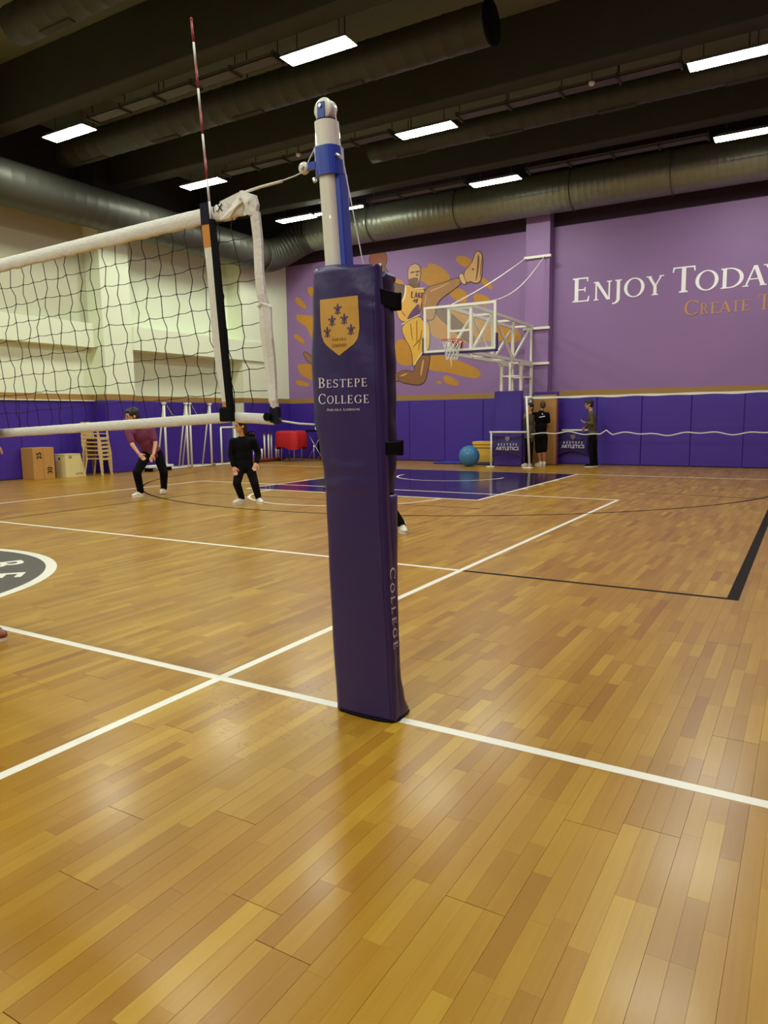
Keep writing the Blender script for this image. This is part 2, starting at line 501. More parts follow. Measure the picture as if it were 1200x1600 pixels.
def build_planks():
    qs = plank_list()
    cm = CAM.matrix_world.inverted(); fl = 1122.05
    scored = []
    for k, q in enumerate(qs):
        c = cm @ Vector(((q[0]+q[1])/2, (q[2]+q[3])/2, 0))
        if c.z < -0.1:
            px = 600 + fl*c.x/-c.z; py = 800 - fl*c.y/-c.z
            if -20 < px < 1220 and 0 < py < 1620:
                scored.append((-c.z, k))
    scored.sort()
    near = set(k for _, k in scored[:300])
    V = []; F = []; T = []
    for k, q in enumerate(qs):
        vs, fs = plank_geom(q)
        if k in near:
            lx, ly = q[0], q[2]
            me = bpy.data.meshes.new('plank')
            me.from_pydata([(a-lx, b-ly, c) for a, b, c in vs], [], fs); me.materials.append(M['plank'])
            a = me.attributes.new('tone', 'FLOAT', 'FACE'); a.data.foreach_set('value', [q[4]]*len(fs))
            o = bpy.data.objects.new('plank', me); col.objects.link(o); o.location = (lx, ly, 0); o.parent = floor
        else:
            o_ = len(V); V += vs; F += [tuple(i+o_ for i in f) for f in fs]; T += [q[4]]*len(fs)
    me = bpy.data.meshes.new('far_planks'); me.from_pydata(V, [], F); me.materials.append(M['plank'])
    a = me.attributes.new('tone', 'FLOAT', 'FACE'); a.data.foreach_set('value', T)
    o = bpy.data.objects.new('planking', me); col.objects.link(o); o.parent = floor
    tag(o, kind='stuff')
    # the rest of the hall behind the camera, plain boards
    back = MB().box(XW, XR, YF, -6.0, -0.005, 0)
    o = back.build('planking', M['plank'], floor)
    a = o.data.attributes.new('tone', 'FLOAT', 'FACE'); a.data.foreach_set('value', [0.5]*len(o.data.polygons))
    tag(o, kind='stuff')
build_planks()

# ---- floor markings (thin paint, parts of the floor)
ZP = 0.0006
def paint_strip(name, p0, p1, wd, m, z=ZP):
    p0 = Vector((p0[0], p0[1], 0)); p1 = Vector((p1[0], p1[1], 0)); d = (p1-p0).normalized(); n = Vector((-d.y, d.x, 0))*(wd/2)
    vs = [p0-n, p1-n, p1+n, p0+n]
    b = MB(); b.add([(v.x, v.y, z) for v in vs] + [(v.x, v.y, z-0.002) for v in vs], [(0,1,2,3),(0,4,5,1),(1,5,6,2),(2,6,7,3),(3,7,4,0)])
    return b.build(name, m, floor)
def paint_arc(name, c, r, a0, a1, wd, m, z=ZP, n=72):
    b = MB(); vs = []; fs = []
    for i in range(n+1):
        t = math.radians(a0 + (a1-a0)*i/n)
        for rr in (r-wd/2, r+wd/2): vs.append((c[0]+rr*math.cos(t), c[1]+rr*math.sin(t), z))
    for i in range(n): fs.append((2*i, 2*i+1, 2*i+3, 2*i+2))
    b.add(vs, fs)
    return b.build(name, m, floor)
LW = 0.052
W_, K_ = M['line'], M['line_black']
paint_strip('centre_line', (-11.95, 0), (XR-0.6, 0), LW, W_)
paint_strip('sideline', (0, -9.0), (0, 9.0), LW, W_, ZP+0.0002)
paint_strip('sideline', (-9, -9.0), (-9, 9.0), LW, W_, ZP+0.0002)
paint_strip('end_line', (-9.026, 9.0), (0.026, 9.0), LW, W_, ZP+0.0004)
paint_strip('attack_line', (-9, 3), (0, 3), LW, W_)
paint_strip('attack_line', (-9, -3), (0, -3), LW, W_)
paint_strip('black_line', (0.026, 3), (2.20, 3), 0.05, K_)
paint_strip('black_line', (2.16, 2.975), (2.16, BASE_Y), 0.08, K_, ZP+0.0002)
paint_strip('black_line', (-7.04, 7.05), (-1.55, 7.05), 0.035, K_)
paint_strip('black_line', (-7.04, 7.07), (-7.04, 3.0), 0.035, K_)
paint_strip('black_line', (-0.9, 10.45), (2.16, 10.05), 0.035, K_)
paint_arc('three_point_arc', (HX, HY), 6.75, 192, 348, 0.05, K_, ZP+0.0006, 110)
paint_strip('base_line', (-11.95, BASE_Y), (XR-0.6, BASE_Y), LW, W_)
kb = MB().box(HX-2.45, HX+2.45, BASE_Y-5.8, BASE_Y, -0.002, ZP)
kb.build('painted_key', M['key'], floor)
for sx in (-2.45, 2.45):
    paint_strip('key_line', (HX+sx, BASE_Y), (HX+sx, BASE_Y-5.8), LW, W_, ZP+0.0003)
paint_strip('free_throw_line', (HX-2.45, BASE_Y-5.8), (HX+2.45, BASE_Y-5.8), LW, W_, ZP+0.0004)
paint_arc('free_throw_arc', (HX, BASE_Y-5.8), 1.8, 180, 360, 0.05, W_, ZP+0.0005)
paint_arc('no_charge_arc', (HX, HY), 1.25, 180, 360, 0.05, W_, ZP+0.0006)
for sx in (-2.53, 2.53):
    for yy in (12.0, 11.0, 10.1): paint_strip('lane_mark', (HX+sx-0.05, yy), (HX+sx+0.05, yy), 0.06, W_, ZP+0.0003)
# centre circle emblem
CX, CY = -4.45, -0.02
disc = MB()
n = 96
disc.add([(CX, CY, ZP+0.0004)] + [(CX+1.74*math.cos(2*PI*i/n), CY+1.74*math.sin(2*PI*i/n), ZP+0.0004) for i in range(n)], [(0, 1+i, 1+(i+1) % n) for i in range(n)])
disc.build('centre_circle', M['logo_dark'], floor)
paint_arc('centre_ring', (CX, CY), 1.755, 0, 360, 0.095, W_, ZP+0.0007, 120)
for k, ch in enumerate('BESTEPE'):
    ang = math.radians(69 - 24*k)
    m4 = Matrix.Translation((CX+1.36*math.cos(ang), CY+1.36*math.sin(ang), ZP+0.0008)) @ Matrix.Rotation(ang-PI/2, 4, 'Z')
    sans_text('ring_letter', ch, 0.5, W_, m4, floor, depth=0.0002)

# ---- back wall with pillar, stripe and pads
wb = MB().box(XW-0.3, XR+0.3, YB, YB+0.3, 0, ZC)
wb.box(-4.40, -3.73, 16.90, YB, 0, ZC)
wall_back = tag(wb.build('wall_back', M['wall_purple']), 'tall purple end wall with a pillar and painted mural', kind='structure')
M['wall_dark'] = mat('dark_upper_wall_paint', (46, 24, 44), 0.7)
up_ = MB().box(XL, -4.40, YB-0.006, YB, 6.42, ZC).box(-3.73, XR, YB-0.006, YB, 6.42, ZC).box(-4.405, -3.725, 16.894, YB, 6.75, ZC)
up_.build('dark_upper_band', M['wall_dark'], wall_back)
tr = MB().box(XL, -4.40, YB-0.012, YB, 1.86, 2.03).box(-3.73, XR, YB-0.012, YB, 1.86, 2.03)
tag(tr.build('trim_1', M['gold_stripe']), 'gold painted stripe along the purple end wall', kind='structure')
def wall_pads(parent, axis, face, edges, z0, z1, th, m):
    for a, b in zip(edges[:-1], edges[1:]):
        if axis == 'x': p = MB().bbox(a+0.004, b-0.004, face-th, face, z0, z1, 0.012)
        elif axis == 'y': p = MB().bbox(face, face+th, a+0.004, b-0.004, z0, z1, 0.012)
        p.build('wall_pad', m, parent)
PZ0, PZ1 = 0.02, 1.87
wall_pads(wall_back, 'x', YB, [-12.95, -11.88, -10.66, -9.44, -8.22, -7.0, -5.75, -4.42], PZ0, PZ1, 0.06, M['pad_purple'])
wall_pads(wall_back, 'x', YB, [-3.66, -2.44, -1.27, -0.06, 1.155, 2.37, 3.3, XR], PZ0, PZ1, 0.06, M['pad_purple'])

# ---- left wall: recessed bays, pillars, ledges
wl = MB().box(XW-0.3, XW, YF, YB, 0, ZC)
PIL = [(-16.0, -15.1), (-10.9, -10.0), (-5.7, -4.8), (-0.5, 0.4), (4.6, 5.5), (9.75, 10.65)]
for a, b in PIL: wl.box(XW, XL, a, b, 0, ZC)
wl.box(XW, XL, 14.93, YB, 0, ZC)
wl.box(XW, XW+0.3, YF, 9.75, 3.2, 3.8)
wl.box(XW, XL+0.06, 10.65, 15.95, 3.2, 3.8)
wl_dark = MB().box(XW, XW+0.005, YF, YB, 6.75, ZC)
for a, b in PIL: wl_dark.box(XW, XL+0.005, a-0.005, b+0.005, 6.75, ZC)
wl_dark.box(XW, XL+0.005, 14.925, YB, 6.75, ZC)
wall_left = tag(wl.build('wall_left', M['cream']), 'cream side wall with pillars and horizontal ledges', kind='structure')
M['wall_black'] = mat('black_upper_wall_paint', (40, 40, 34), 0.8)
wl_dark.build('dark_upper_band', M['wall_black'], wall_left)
M['bay'] = mat('greyer_bay_tone', (200, 200, 172), 0.7, vary=0.05, vscale=1.2)
for a, b in ((5.5, 9.75), (0.4, 4.6)): MB().box(XW, XW+0.004, a, b, 3.8, 6.75).build('upper_bay_overlay', M['bay'], wall_left)  # thin overlay, greyer than the cream, on the upper bay walls
t2 = MB()
t2.box(XW, XW+0.015, 5.5, 9.75, 1.88, 2.03).box(XW, XL+0.015, 9.735, 10.65, 1.88, 2.03).box(XW, XW+0.015, 10.65, 14.93, 1.88, 2.03).box(XW, XL+0.015, 14.915, YB, 1.88, 2.03)
t2.box(XW, XW+0.015, -0.5, 5.5, 1.88, 2.03)
tag(t2.build('trim_2', M['gold_stripe']), 'gold painted stripe along the cream side wall', kind='structure')
t3 = MB().box(XW, XW+0.1, 5.5, 9.735, 1.855, 1.882)
tag(t3.build('trim_3', M['white_metal']), 'thin white strip on top of the side wall pads', kind='structure')
ledges = [-0.5, 0.7, 1.9, 3.1, 4.3, 5.5]
wall_pads(wall_left, 'y', XW, [5.5, 6.6, 7.65, 8.7, 9.74], PZ0, 1.85, 0.06, M['pad_purple'])
wall_pads(wall_left, 'y', XW, [0.4, 1.45, 2.5, 3.55, 4.6], PZ0, 1.85, 0.06, M['pad_purple'])
wall_pads(wall_left, 'y', XL, [9.7, 10.68], PZ0, 1.87, 0.06, M['pad_purple'])
p_ = MB().bbox(XW+0.06, XL, 9.69, 9.75, PZ0, 1.87, 0.012); p_.build('wall_pad', M['pad_purple'], wall_left)
wall_pads(wall_left, 'y', XW, [10.68, 11.74, 12.8, 13.86, 14.9], PZ0, 1.87, 0.06, M['pad_purple'])
wall_pads(wall_left, 'y', XL, [14.9, 16.05, 17.18], PZ0, 1.87, 0.06, M['pad_purple'])

# ---- walls outside the photograph, roof
tag(MB().box(XR, XR+0.3, YF, YB, 0, ZC).build('wall_right', M['wall_purple']), 'purple side wall behind the camera', kind='structure')
tag(MB().box(XW-0.3, XR+0.3, YF-0.3, YF, 0, ZC).build('wall_front', M['wall_purple']), 'purple end wall behind the camera', kind='structure')
ceil = tag(MB().box(XW-0.3, XR+0.3, YF-0.3, YB+0.3, ZC, ZC+0.3).build('ceiling', M['ceil']), 'dark painted ceiling with deep beams', kind='structure')
ROWS = [14.53 - 3.67*k for k in range(9)]
for yr in ROWS:
    MB().bbox(XW, XR, yr-0.64, yr-0.24, 7.2, ZC, 0.02).build('beam', M['beam'], ceil)

# ---- lamps
COLS = [-10.4, -4.35, 1.13]
M['lamp'] = emat('lamp_diffuser', LAMP_COLOR, LAMP_STRENGTH)
def lamp(x, y, label, group=None):
    t = empty('ceiling_light', (x, y, 7.0), label, 'ceiling light', group)
    hw, hd = 0.62, 0.175
    h = MB()
    h.add([(x-hw,y-hd,7.0),(x+hw,y-hd,7.0),(x+hw,y+hd,7.0),(x-hw,y+hd,7.0),(x-hw+0.06,y-hd+0.05,7.07),(x+hw-0.06,y-hd+0.05,7.07),(x+hw-0.06,y+hd-0.05,7.07),(x-hw+0.06,y+hd-0.05,7.07)],
          [(4,5,6,7),(0,1,5,4),(1,2,6,5),(2,3,7,6),(3,0,4,7)])
    h.build('housing', M['housing'], t)
    d = MB().add([(x-hw+0.012,y-hd+0.012,6.996),(x+hw-0.012,y-hd+0.012,6.996),(x+hw-0.012,y+hd-0.012,6.996),(x-hw+0.012,y+hd-0.012,6.996)], [(3,2,1,0)])
    d.build('diffuser', M['lamp'], t)
    for sx in (-0.4, 0.4): MB().cyl((x+sx, y, 7.07), (x+sx, y, 7.4), 0.01, n=6).build('hanger', M['tray'], t)
    MB().bar((x-0.5, y, 7.42), (x+0.5, y, 7.42), 0.08, 0.05).build('rail', M['tray'], t)
    MB().cyl((x, y, 7.42), (x, y, ZC-0.001), 0.012, n=6).build('drop_rod', M['tray'], t)
    return t
LL = {(0,2): 'bright ceiling panel at upper left, left of the antenna tip',
      (1,2): 'largest bright ceiling panel, above the volleyball post top',
      (0,1): 'bright ceiling panel crossing right behind the red and white antenna',
      (1,1): 'bright ceiling panel just right of the blue post collar',
      (2,1): 'bright ceiling panel cut by the upper right edge of the photo',
      (0,0): 'small bright ceiling panel seen under the rope, left of the post',
      (1,0): 'bright ceiling panel just above the silver duct, left of the pillar',
      (2,0): 'bright ceiling panel at the right edge above the silver duct'}
for ri, yr in enumerate(ROWS):
    for ci, xc in enumerate(COLS):
        lab = LL.get((ci, ri))
        lamp(xc, yr, lab or 'bright ceiling panel overhead, outside the frame of the photo', 'ceiling panels in rows' if lab else 'ceiling panels out of frame')
# narrow batten beside the last panel row
t = empty('batten_light', (-8.95, 14.55, 7.02), 'thin bright batten lamp partly hidden behind the post', 'ceiling light')
MB().box(-9.75, -8.15, 14.5, 14.6, 7.03, 7.08).build('housing', M['housing'], t)
MB().box(-9.72, -8.18, 14.51, 14.59, 7.0, 7.03).build('tube', M['lamp'], t)
for sx in (-9.5, -8.4): MB().cyl((sx, 14.55, 7.08), (sx, 14.55, 7.5), 0.01, n=6).build('hanger', M['tray'], t)
MB().bar((-9.7,14.55,7.5),(-8.2,14.55,7.5),0.06,0.04).build('rail', M['tray'], t)
MB().cyl((-8.95,14.55,7.5),(-8.95,14.55,ZC),0.012,n=6).build('drop_rod', M['tray'], t)

# cable trays between the lamps
def tray(x0, x1, y, label):
    t = empty('cable_tray', (x0, y, 7.06), label, 'cable tray', 'cable trays between the lamps')
    b = MB().box(x0, x1, y-0.13, y+0.13, 7.06, 7.07)
    for s in (-0.13, 0.12): b.box(x0, x1, y+s, y+s+0.01, 7.06, 7.12)
    b.build('channel', M['tray'], t)
    k = int((x1-x0)/0.9)
    for i in range(k+1):
        xx = x0 + (x1-x0)*i/max(1, k)
        MB().box(xx-0.02, xx+0.02, y-0.15, y+0.15, 7.03, 7.13).build('bracket', M['beam'], t)
        MB().cyl((xx, y, 7.13), (xx, y, ZC), 0.01, n=6).build('drop_rod', M['beam'], t)
tray(-9.6, -5.1, ROWS[2]-0.05, 'grey cable tray behind the antenna, between two ceiling panels')
tray(-9.6, -5.1, ROWS[1]-0.05, 'grey cable tray behind the post top, under the dark beam')
tray(-3.6, 0.4, ROWS[1]-0.05, 'dark cable tray leading to the panel in the upper right')
tray(-7.9, -5.1, ROWS[0]-0.05, 'dark cable tray right of the post, above the silver duct')
tray(-3.5, 0.4, ROWS[0]-0.05, 'dark cable tray above the silver duct, right of the pillar')
for x, y, lb_ in ((-7.29, 10.55, 'small white ceiling detector left of the post collar'), (-1.0, 10.57, 'small white ceiling detector under the beam at upper right')):
    t = empty('smoke_detector', (x, y, 7.0), lb_, 'smoke detector')
    MB().lathe([(0.0,-0.03),(0.035,-0.028),(0.055,0.0),(0.055,0.025),(0,0.025)], (x, y, 7.0), 16).build('cap', M['white_metal'], t, True)
    MB().cyl((x, y, 7.02), (x, y, 7.2), 0.012, n=6).build('stem', M['tray'], t)

# ---- ducts
def ribbed(path, r, step, rib, n=28):
    """resample path; ribs every step"""
    path = [Vector(p) for p in path]
    pts = []; rs = []; k = 0
    for a, b in zip(path[:-1], path[1:]):
        L_ = (b-a).length; m_ = max(1, int(L_/step))
        for i in range(m_):
            for f, dr in ((0, 0), (0.8, 0), (0.87, rib), (0.93, rib)):
                pts.append(a + (b-a)*((i+f)/m_)); rs.append(r+dr)
    pts.append(path[-1]); rs.append(r)
    return MB().tube(pts, rs, n)
t = empty('ventilation_duct', (XR, 16.5, 7.1), 'large silver spiral duct along the top of the purple wall', 'duct')
ribbed([(XR, 16.52, 7.1), (-11.2, 16.52, 7.1)], 0.5, 0.16, 0.003).build('long_run', M['steel'], t, True)
el = []
for i in range(13):
    a = PI/2*i/12
    zz = 7.1 - 0.72*(0.5-0.5*math.cos(PI*i/12))
    el.append((-11.2 - 1.2*math.sin(a), 16.52 - 1.2*(1-math.cos(a)), zz))
ribbed(el, 0.5, 0.3, 0.006).build('elbow', M['steel_dark'], t, True)
ribbed([(-12.4, 15.32, 6.38), (-12.4, YF, 6.38)], 0.47, 0.3, 0.003).build('side_run', M['steel_dark'], t, True)
for xx in (2.6, -0.6, -3.0, -6.2, -9.0):
    b = MB(); nn = 28
    for i in range(nn):
        a0, a1 = 2*PI*i/nn, 2*PI*(i+1)/nn
        b.bar((xx, 16.52+0.512*math.cos(a0), 7.1+0.512*math.sin(a0)), (xx, 16.52+0.512*math.cos(a1), 7.1+0.512*math.sin(a1)), 0.04, 0.012, up=(1,0,0))
    b.cyl((xx, 16.52, 7.6), (xx, 16.52, ZC), 0.01, n=6)
    b.build('hanger_band', M['tray'], t)
def black_duct(x0, x1, y, z, r, label):
    t = empty('ceiling_duct', (x0, y, z), label, 'duct', 'black ceiling ducts')
    ribbed([(x0, y, z), (x1, y, z)], r, 0.35, 0.008, 20).build('pipe', M['duct_black'], t, True)
    MB().cyl((x1-0.03, y, z), (x1+0.02, y, z), r+0.02, n=20).build('end_cap', M['black'], t, True)
    k = int((x1-x0)/2.2)
    for i in range(k):
        xx = x0 + 1.0 + 2.2*i
        MB().box(xx-0.35, xx+0.35, y-0.06, y+0.06, z-r-0.015, z-r+0.03).build('outlet', M['beam'], t)
        MB().cyl((xx, y, z+r), (xx, y, ZC), 0.012, n=6).build('drop_rod', M['beam'], t)
black_duct(-12.3, -2.0, 8.5, 7.35, 0.3, 'round black ceiling duct ending in a cap near the top')
black_duct(-6.3, XR, 12.0, 7.3, 0.24, 'round black ceiling duct between the middle lamp rows')
black_duct(-8.5, -2.4, 4.9, 7.5, 0.28, 'round black ceiling duct at the top edge of the photo')

# ================================================================== WALL LETTERING AND MURAL
def wallfn(u, v, d): return (u, YB - 0.001 - d, v)
def wall_letters(name, label, letters, base, caps, m):
    t = empty(name, (letters[0][1], YB, base), label, 'lettering')
    for (ch, x0, x1), cap in zip(letters, caps):
        P, wd = serif(ch)
        mb = MB()
        for i_, poly in enumerate(P): mb.prism([(x0 + u/wd*(x1-x0), base + v*cap) for u, v in poly], wallfn, 0.006 + 0.0003*i_)
        mb.build('letter', m, t)
ex = [(-3.185,-2.701),(-2.633,-2.129),(-2.146,-1.882),(-1.833,-1.318),(-1.271,-0.848),(-0.648,-0.105),(-0.105,0.423),(0.466,0.991),(0.963,1.474),(1.406,1.864)]
wall_letters('wall_lettering', 'large white serif words ENJOY TODAY on the purple wall', [(c, a, b) for c, (a, b) in zip('ENJOYTODAY', ex)], 4.385, [0.63]+[0.48]*4+[0.63]+[0.48]*4, mat('letter_white', (255,252,255), 0.5))
cx_ = [(-0.341,0.004),(0.033,0.239),(0.268,0.472),(0.457,0.744),(0.744,0.928),(0.956,1.152),(1.318,1.578)]
wall_letters('wall_lettering', 'smaller gold serif words beginning CREATE below the white words', [(c, a, b) for c, (a, b) in zip('CREATET', cx_)], 3.81, [0.36]+[0.27]*5+[0.36], mat('letter_gold', (196,146,92), 0.5))

MURAL = [
("splash",[(-7.83,5.79),(-7.58,5.76),(-7.55,5.9),(-7.32,5.83),(-7.07,5.68),(-6.83,5.41),(-7.13,5.3),(-7.5,5.26),(-7.75,5.46),(-7.84,5.49)]),
("splash",[(-6.64,5.99),(-6.41,5.97),(-6.17,5.82),(-6.14,5.7),(-6.35,5.69),(-6.6,5.86)]),
("splash",[(-6.88,5.0),(-6.63,5.09),(-6.43,5.01),(-6.3,4.85),(-6.35,4.66),(-6.68,4.79)]),
("splash",[(-6.07,4.9),(-5.87,4.83),(-5.6,4.71),(-5.63,4.55),(-6.05,4.63)]),
("splash",[(-7.51,4.53),(-6.92,4.51),(-5.89,4.25),(-4.66,3.76),(-4.67,3.4),(-5.39,3.58),(-6.09,3.51),(-6.92,3.64),(-7.52,3.81)]),
("splash",[(-8.72,3.76),(-8.3,3.68),(-8.15,3.46),(-8.12,2.92),(-8.73,3.05)]),
("splash",[(-7.62,3.18),(-7.02,3.17),(-6.57,2.97),(-6.02,2.75),(-5.88,2.62),(-5.91,2.52),(-6.07,2.5),(-6.4,2.57),(-7.02,2.74),(-7.62,2.8)]),
("splash",[(-7.07,2.57),(-6.9,2.55),(-6.57,2.37),(-6.62,2.29),(-6.99,2.38)]),
("splash",[(-7.35,2.43),(-7.16,2.39),(-7.16,2.36)]),
("splash",[(-8.82,5.62),(-8.7,5.58),(-8.37,5.42),(-8.74,5.28),(-8.83,5.29)]),
("splash",[(-5.83,5.33),(-5.53,5.04),(-5.55,4.99),(-5.84,5.21)]),
("splash",[(-12.04,5.66),(-11.83,5.61),(-11.69,5.51),(-11.73,5.32),(-12.01,5.46)]),
("splash",[(-12.56,5.36),(-12.45,5.37),(-12.13,5.04),(-12.21,5.02),(-12.49,5.19)]),
("splash",[(-12.58,4.79),(-12.36,4.79),(-11.5,4.59),(-11.52,3.91),(-11.95,4.02),(-12.08,4.41),(-12.44,4.61)]),
("splash",[(-12.7,4.14),(-12.57,4.17),(-12.24,3.93),(-12.32,3.87)]),
("splash",[(-12.53,3.2),(-11.54,3.05),(-11.56,2.53),(-12.35,2.8),(-12.49,2.98)]),
("splash",[(-12.65,2.66),(-12.1,2.52),(-12.14,2.44),(-12.59,2.52)]),
("arm",[(-7.47,4.66),(-7.24,4.59),(-7.02,4.55),(-6.4,4.03),(-6.08,3.71),(-6.08,3.49),(-6.29,3.53),(-6.85,4.01),(-7.24,4.34)]),
("arm",[(-9.28,6.13),(-9.15,6.16),(-8.77,5.44),(-8.37,5.37),(-8.35,5.19),(-8.5,4.88),(-8.68,4.84),(-8.95,5.25)]),
("ball",[(-8.99,6.21),(-9.02,6.1),(-9.09,6.02),(-9.19,5.97),(-9.32,5.96),(-9.44,5.99),(-9.55,6.07),(-9.62,6.17),(-9.64,6.28),(-9.61,6.39),(-9.54,6.48),(-9.44,6.53),(-9.31,6.53),(-9.19,6.5),(-9.08,6.42),(-9.01,6.32)]),
("neck",[(-8.19,5.51),(-7.9,5.47),(-7.87,5.21),(-8.22,5.33)]),
("head",[(-8.24,5.49),(-8.27,5.76),(-8.18,5.92),(-8.01,5.97),(-7.86,5.88),(-7.82,5.67),(-7.86,5.5),(-7.93,5.35),(-8.14,5.35)]),
("beard",[(-8.24,5.52),(-8.11,5.56),(-7.9,5.55),(-7.92,5.36),(-8.14,5.34),(-8.22,5.43)]),
("jersey",[(-8.36,5.37),(-8.21,5.36),(-8.06,5.23),(-7.64,5.2),(-7.82,4.82),(-7.86,4.45),(-8.51,4.21),(-8.71,4.71),(-8.77,4.85),(-8.56,4.8),(-8.38,5.04)]),
("side_panel",[(-7.91,4.8),(-7.86,4.69),(-7.86,4.45),(-8.35,4.3),(-8.2,4.52)]),
("trim",[(-8.37,5.37),(-8.31,5.37),(-8.33,5.04),(-8.51,4.79),(-8.57,4.81),(-8.39,5.06)]),
("trim",[(-8.51,4.22),(-7.86,4.48),(-7.85,4.43),(-8.5,4.17)]),
("shorts",[(-8.51,4.18),(-7.86,4.44),(-7.73,4.2),(-7.53,4.21),(-7.53,3.38),(-7.75,3.33),(-8.05,2.94),(-8.1,2.88),(-8.13,3.41),(-8.42,3.84)]),
("trim",[(-8.06,2.98),(-7.77,3.38),(-7.75,3.33),(-8.04,2.92)]),
("shin",[(-12.33,3.52),(-12.19,3.6),(-11.83,3.28),(-10.11,2.79),(-8.57,2.79),(-8.51,2.43),(-10.12,2.5),(-11.94,3.1)]),
("thigh",[(-8.05,2.92),(-7.77,3.28),(-7.5,3.24),(-7.59,2.82),(-7.68,2.46),(-7.8,2.37),(-7.98,2.34),(-8.64,2.47),(-8.64,2.76),(-8.31,2.81),(-8.04,2.71)]),
("leg",[(-7.58,5.22),(-7.41,5.25),(-7.01,5.31),(-6.57,5.41),(-6.46,5.25),(-6.79,5.04),(-7.13,4.88),(-7.33,4.65),(-7.36,4.25),(-7.7,4.28),(-7.8,4.79),(-7.73,5.03)]),
("sock",[(-6.58,5.46),(-6.43,5.53),(-6.3,5.21),(-6.43,5.18)]),
("shoe",[(-6.43,5.52),(-6.14,5.75),(-6.03,6.04),(-5.95,6.08),(-5.81,5.95),(-5.84,5.38),(-5.9,5.2),(-6.06,5.19),(-6.19,5.27),(-6.3,5.21)]),
("sole",[(-5.97,5.99),(-5.9,5.93),(-5.92,5.58),(-6.0,5.25),(-6.03,5.26),(-5.98,5.61)]),
("sole",[(-5.85,5.88),(-5.82,5.85),(-5.87,5.33),(-5.9,5.34)]),
("sole",[(-6.15,5.6),(-6.1,5.63),(-6.06,5.57),(-6.11,5.54)]),
("letters",[(-8.14,5.16),(-8.1,5.16),(-8.12,5.0),(-8.07,4.98),(-8.07,4.96),(-8.16,4.97)]),
("letters",[(-8.04,4.96),(-7.99,5.12),(-7.96,5.12),(-7.94,4.95),(-7.97,4.96),(-7.98,5.01),(-8.0,5.01),(-8.01,4.96)]),
("letters",[(-7.92,5.1),(-7.89,5.1),(-7.89,5.04),(-7.84,5.1),(-7.82,5.09),(-7.86,5.03),(-7.82,4.94),(-7.86,4.94),(-7.89,5.0),(-7.89,4.95),(-7.92,4.95)]),
("letters",[(-7.8,5.09),(-7.72,5.08),(-7.73,5.05),(-7.77,5.06),(-7.78,5.03),(-7.75,5.02),(-7.76,5.0),(-7.78,5.0),(-7.79,4.97),(-7.76,4.97),(-7.78,4.94),(-7.82,4.94)]),
("letters",[(-8.07,4.91),(-7.91,4.92),(-7.92,4.88),(-7.96,4.8),(-8.01,4.81),(-7.97,4.88),(-8.02,4.88),(-8.03,4.83),(-8.07,4.84)]),
]
MURAL += [
("highlight",[(-7.52,5.12),(-7.2,5.2),(-6.85,5.3),(-6.85,5.26),(-7.2,5.14),(-7.5,5.06)]),
("highlight",[(-7.66,4.98),(-7.6,5.02),(-7.66,4.7),(-7.7,4.7)]),
("highlight",[(-7.86,2.62),(-7.76,3.1),(-7.7,3.1),(-7.8,2.6)]),
("highlight",[(-8.55,2.66),(-8.3,2.72),(-8.3,2.67),(-8.55,2.6)]),
("crease",[(-8.2,4.22),(-8.17,4.23),(-8.1,3.7),(-8.12,3.7)]),
("crease",[(-7.98,4.28),(-7.95,4.29),(-7.95,3.6),(-7.97,3.6)]),
("crease",[(-7.8,4.0),(-7.78,4.0),(-7.9,3.4),(-7.92,3.4)]),
("crease",[(-8.1,3.5),(-8.08,3.5),(-7.8,3.75),(-7.82,3.77)]),
("crease",[(-8.5,4.6),(-8.48,4.62),(-8.35,4.45),(-8.37,4.43)]),
("brow",[(-8.0,5.74),(-7.85,5.74),(-7.85,5.71),(-8.0,5.7)]),
("brow",[(-8.16,5.72),(-8.05,5.75),(-8.05,5.71),(-8.16,5.69)]),
("brow",[(-7.95,5.66),(-7.9,5.62),(-7.95,5.6),(-7.99,5.61)]),
("trim",[(-8.05,5.25),(-7.66,5.22),(-7.67,5.19),(-8.04,5.21)]),
]
MC = {'highlight': (206,160,112), 'crease': (168,116,40), 'brow': (120,86,64), 'splash': (190,134,44), 'arm': (112,82,66), 'ball': (138,66,32), 'neck': (126,88,56), 'head': (206,164,116), 'beard': (122,88,66),
      'jersey': (222,168,74), 'side_panel': (98,60,98), 'trim': (236,214,178), 'shorts': (222,172,66), 'shin': (150,104,70), 'thigh': (140,92,52),
      'leg': (172,124,76), 'sock': (222,184,132), 'shoe': (206,160,104), 'sole': (120,78,50), 'letters': (92,54,88)}
mural = empty('wall_mural', (-8.0, YB, 2.2), 'painted mural of a leaping basketball player in gold among ochre brush strokes', 'mural')
mm = {k: mat('mural_'+k, v, 0.55, vary=0.0 if k in ('trim','letters') else 0.12, vscale=5) for k, v in MC.items()}
mm['outline'] = mat('mural_outline', (62, 38, 34), 0.55)
def smooth_poly(p, it=2):
    for _ in range(it):
        q = []
        for i in range(len(p)):
            a, b = p[i], p[(i+1) % len(p)]
            q += [(a[0]*0.75+b[0]*0.25, a[1]*0.75+b[1]*0.25), (a[0]*0.25+b[0]*0.75, a[1]*0.25+b[1]*0.75)]
        p = q
    return p
def grow(p, d):
    n = len(p); area = sum(p[i][0]*p[(i+1)%n][1]-p[(i+1)%n][0]*p[i][1] for i in range(n)); s = 1 if area > 0 else -1
    out = []
    for i in range(n):
        a, b, c = p[i-1], p[i], p[(i+1) % n]
        t = Vector((c[0]-a[0], c[1]-a[1]))
        if t.length < 1e-9: out.append(b); continue
        t.normalize(); out.append((b[0]+s*t.y*d, b[1]-s*t.x*d))
    return out
NAMES = {'splash': 'brush_stroke', 'letters': 'jersey_lettering', 'sole': 'sole_line'}
dep = 0.001
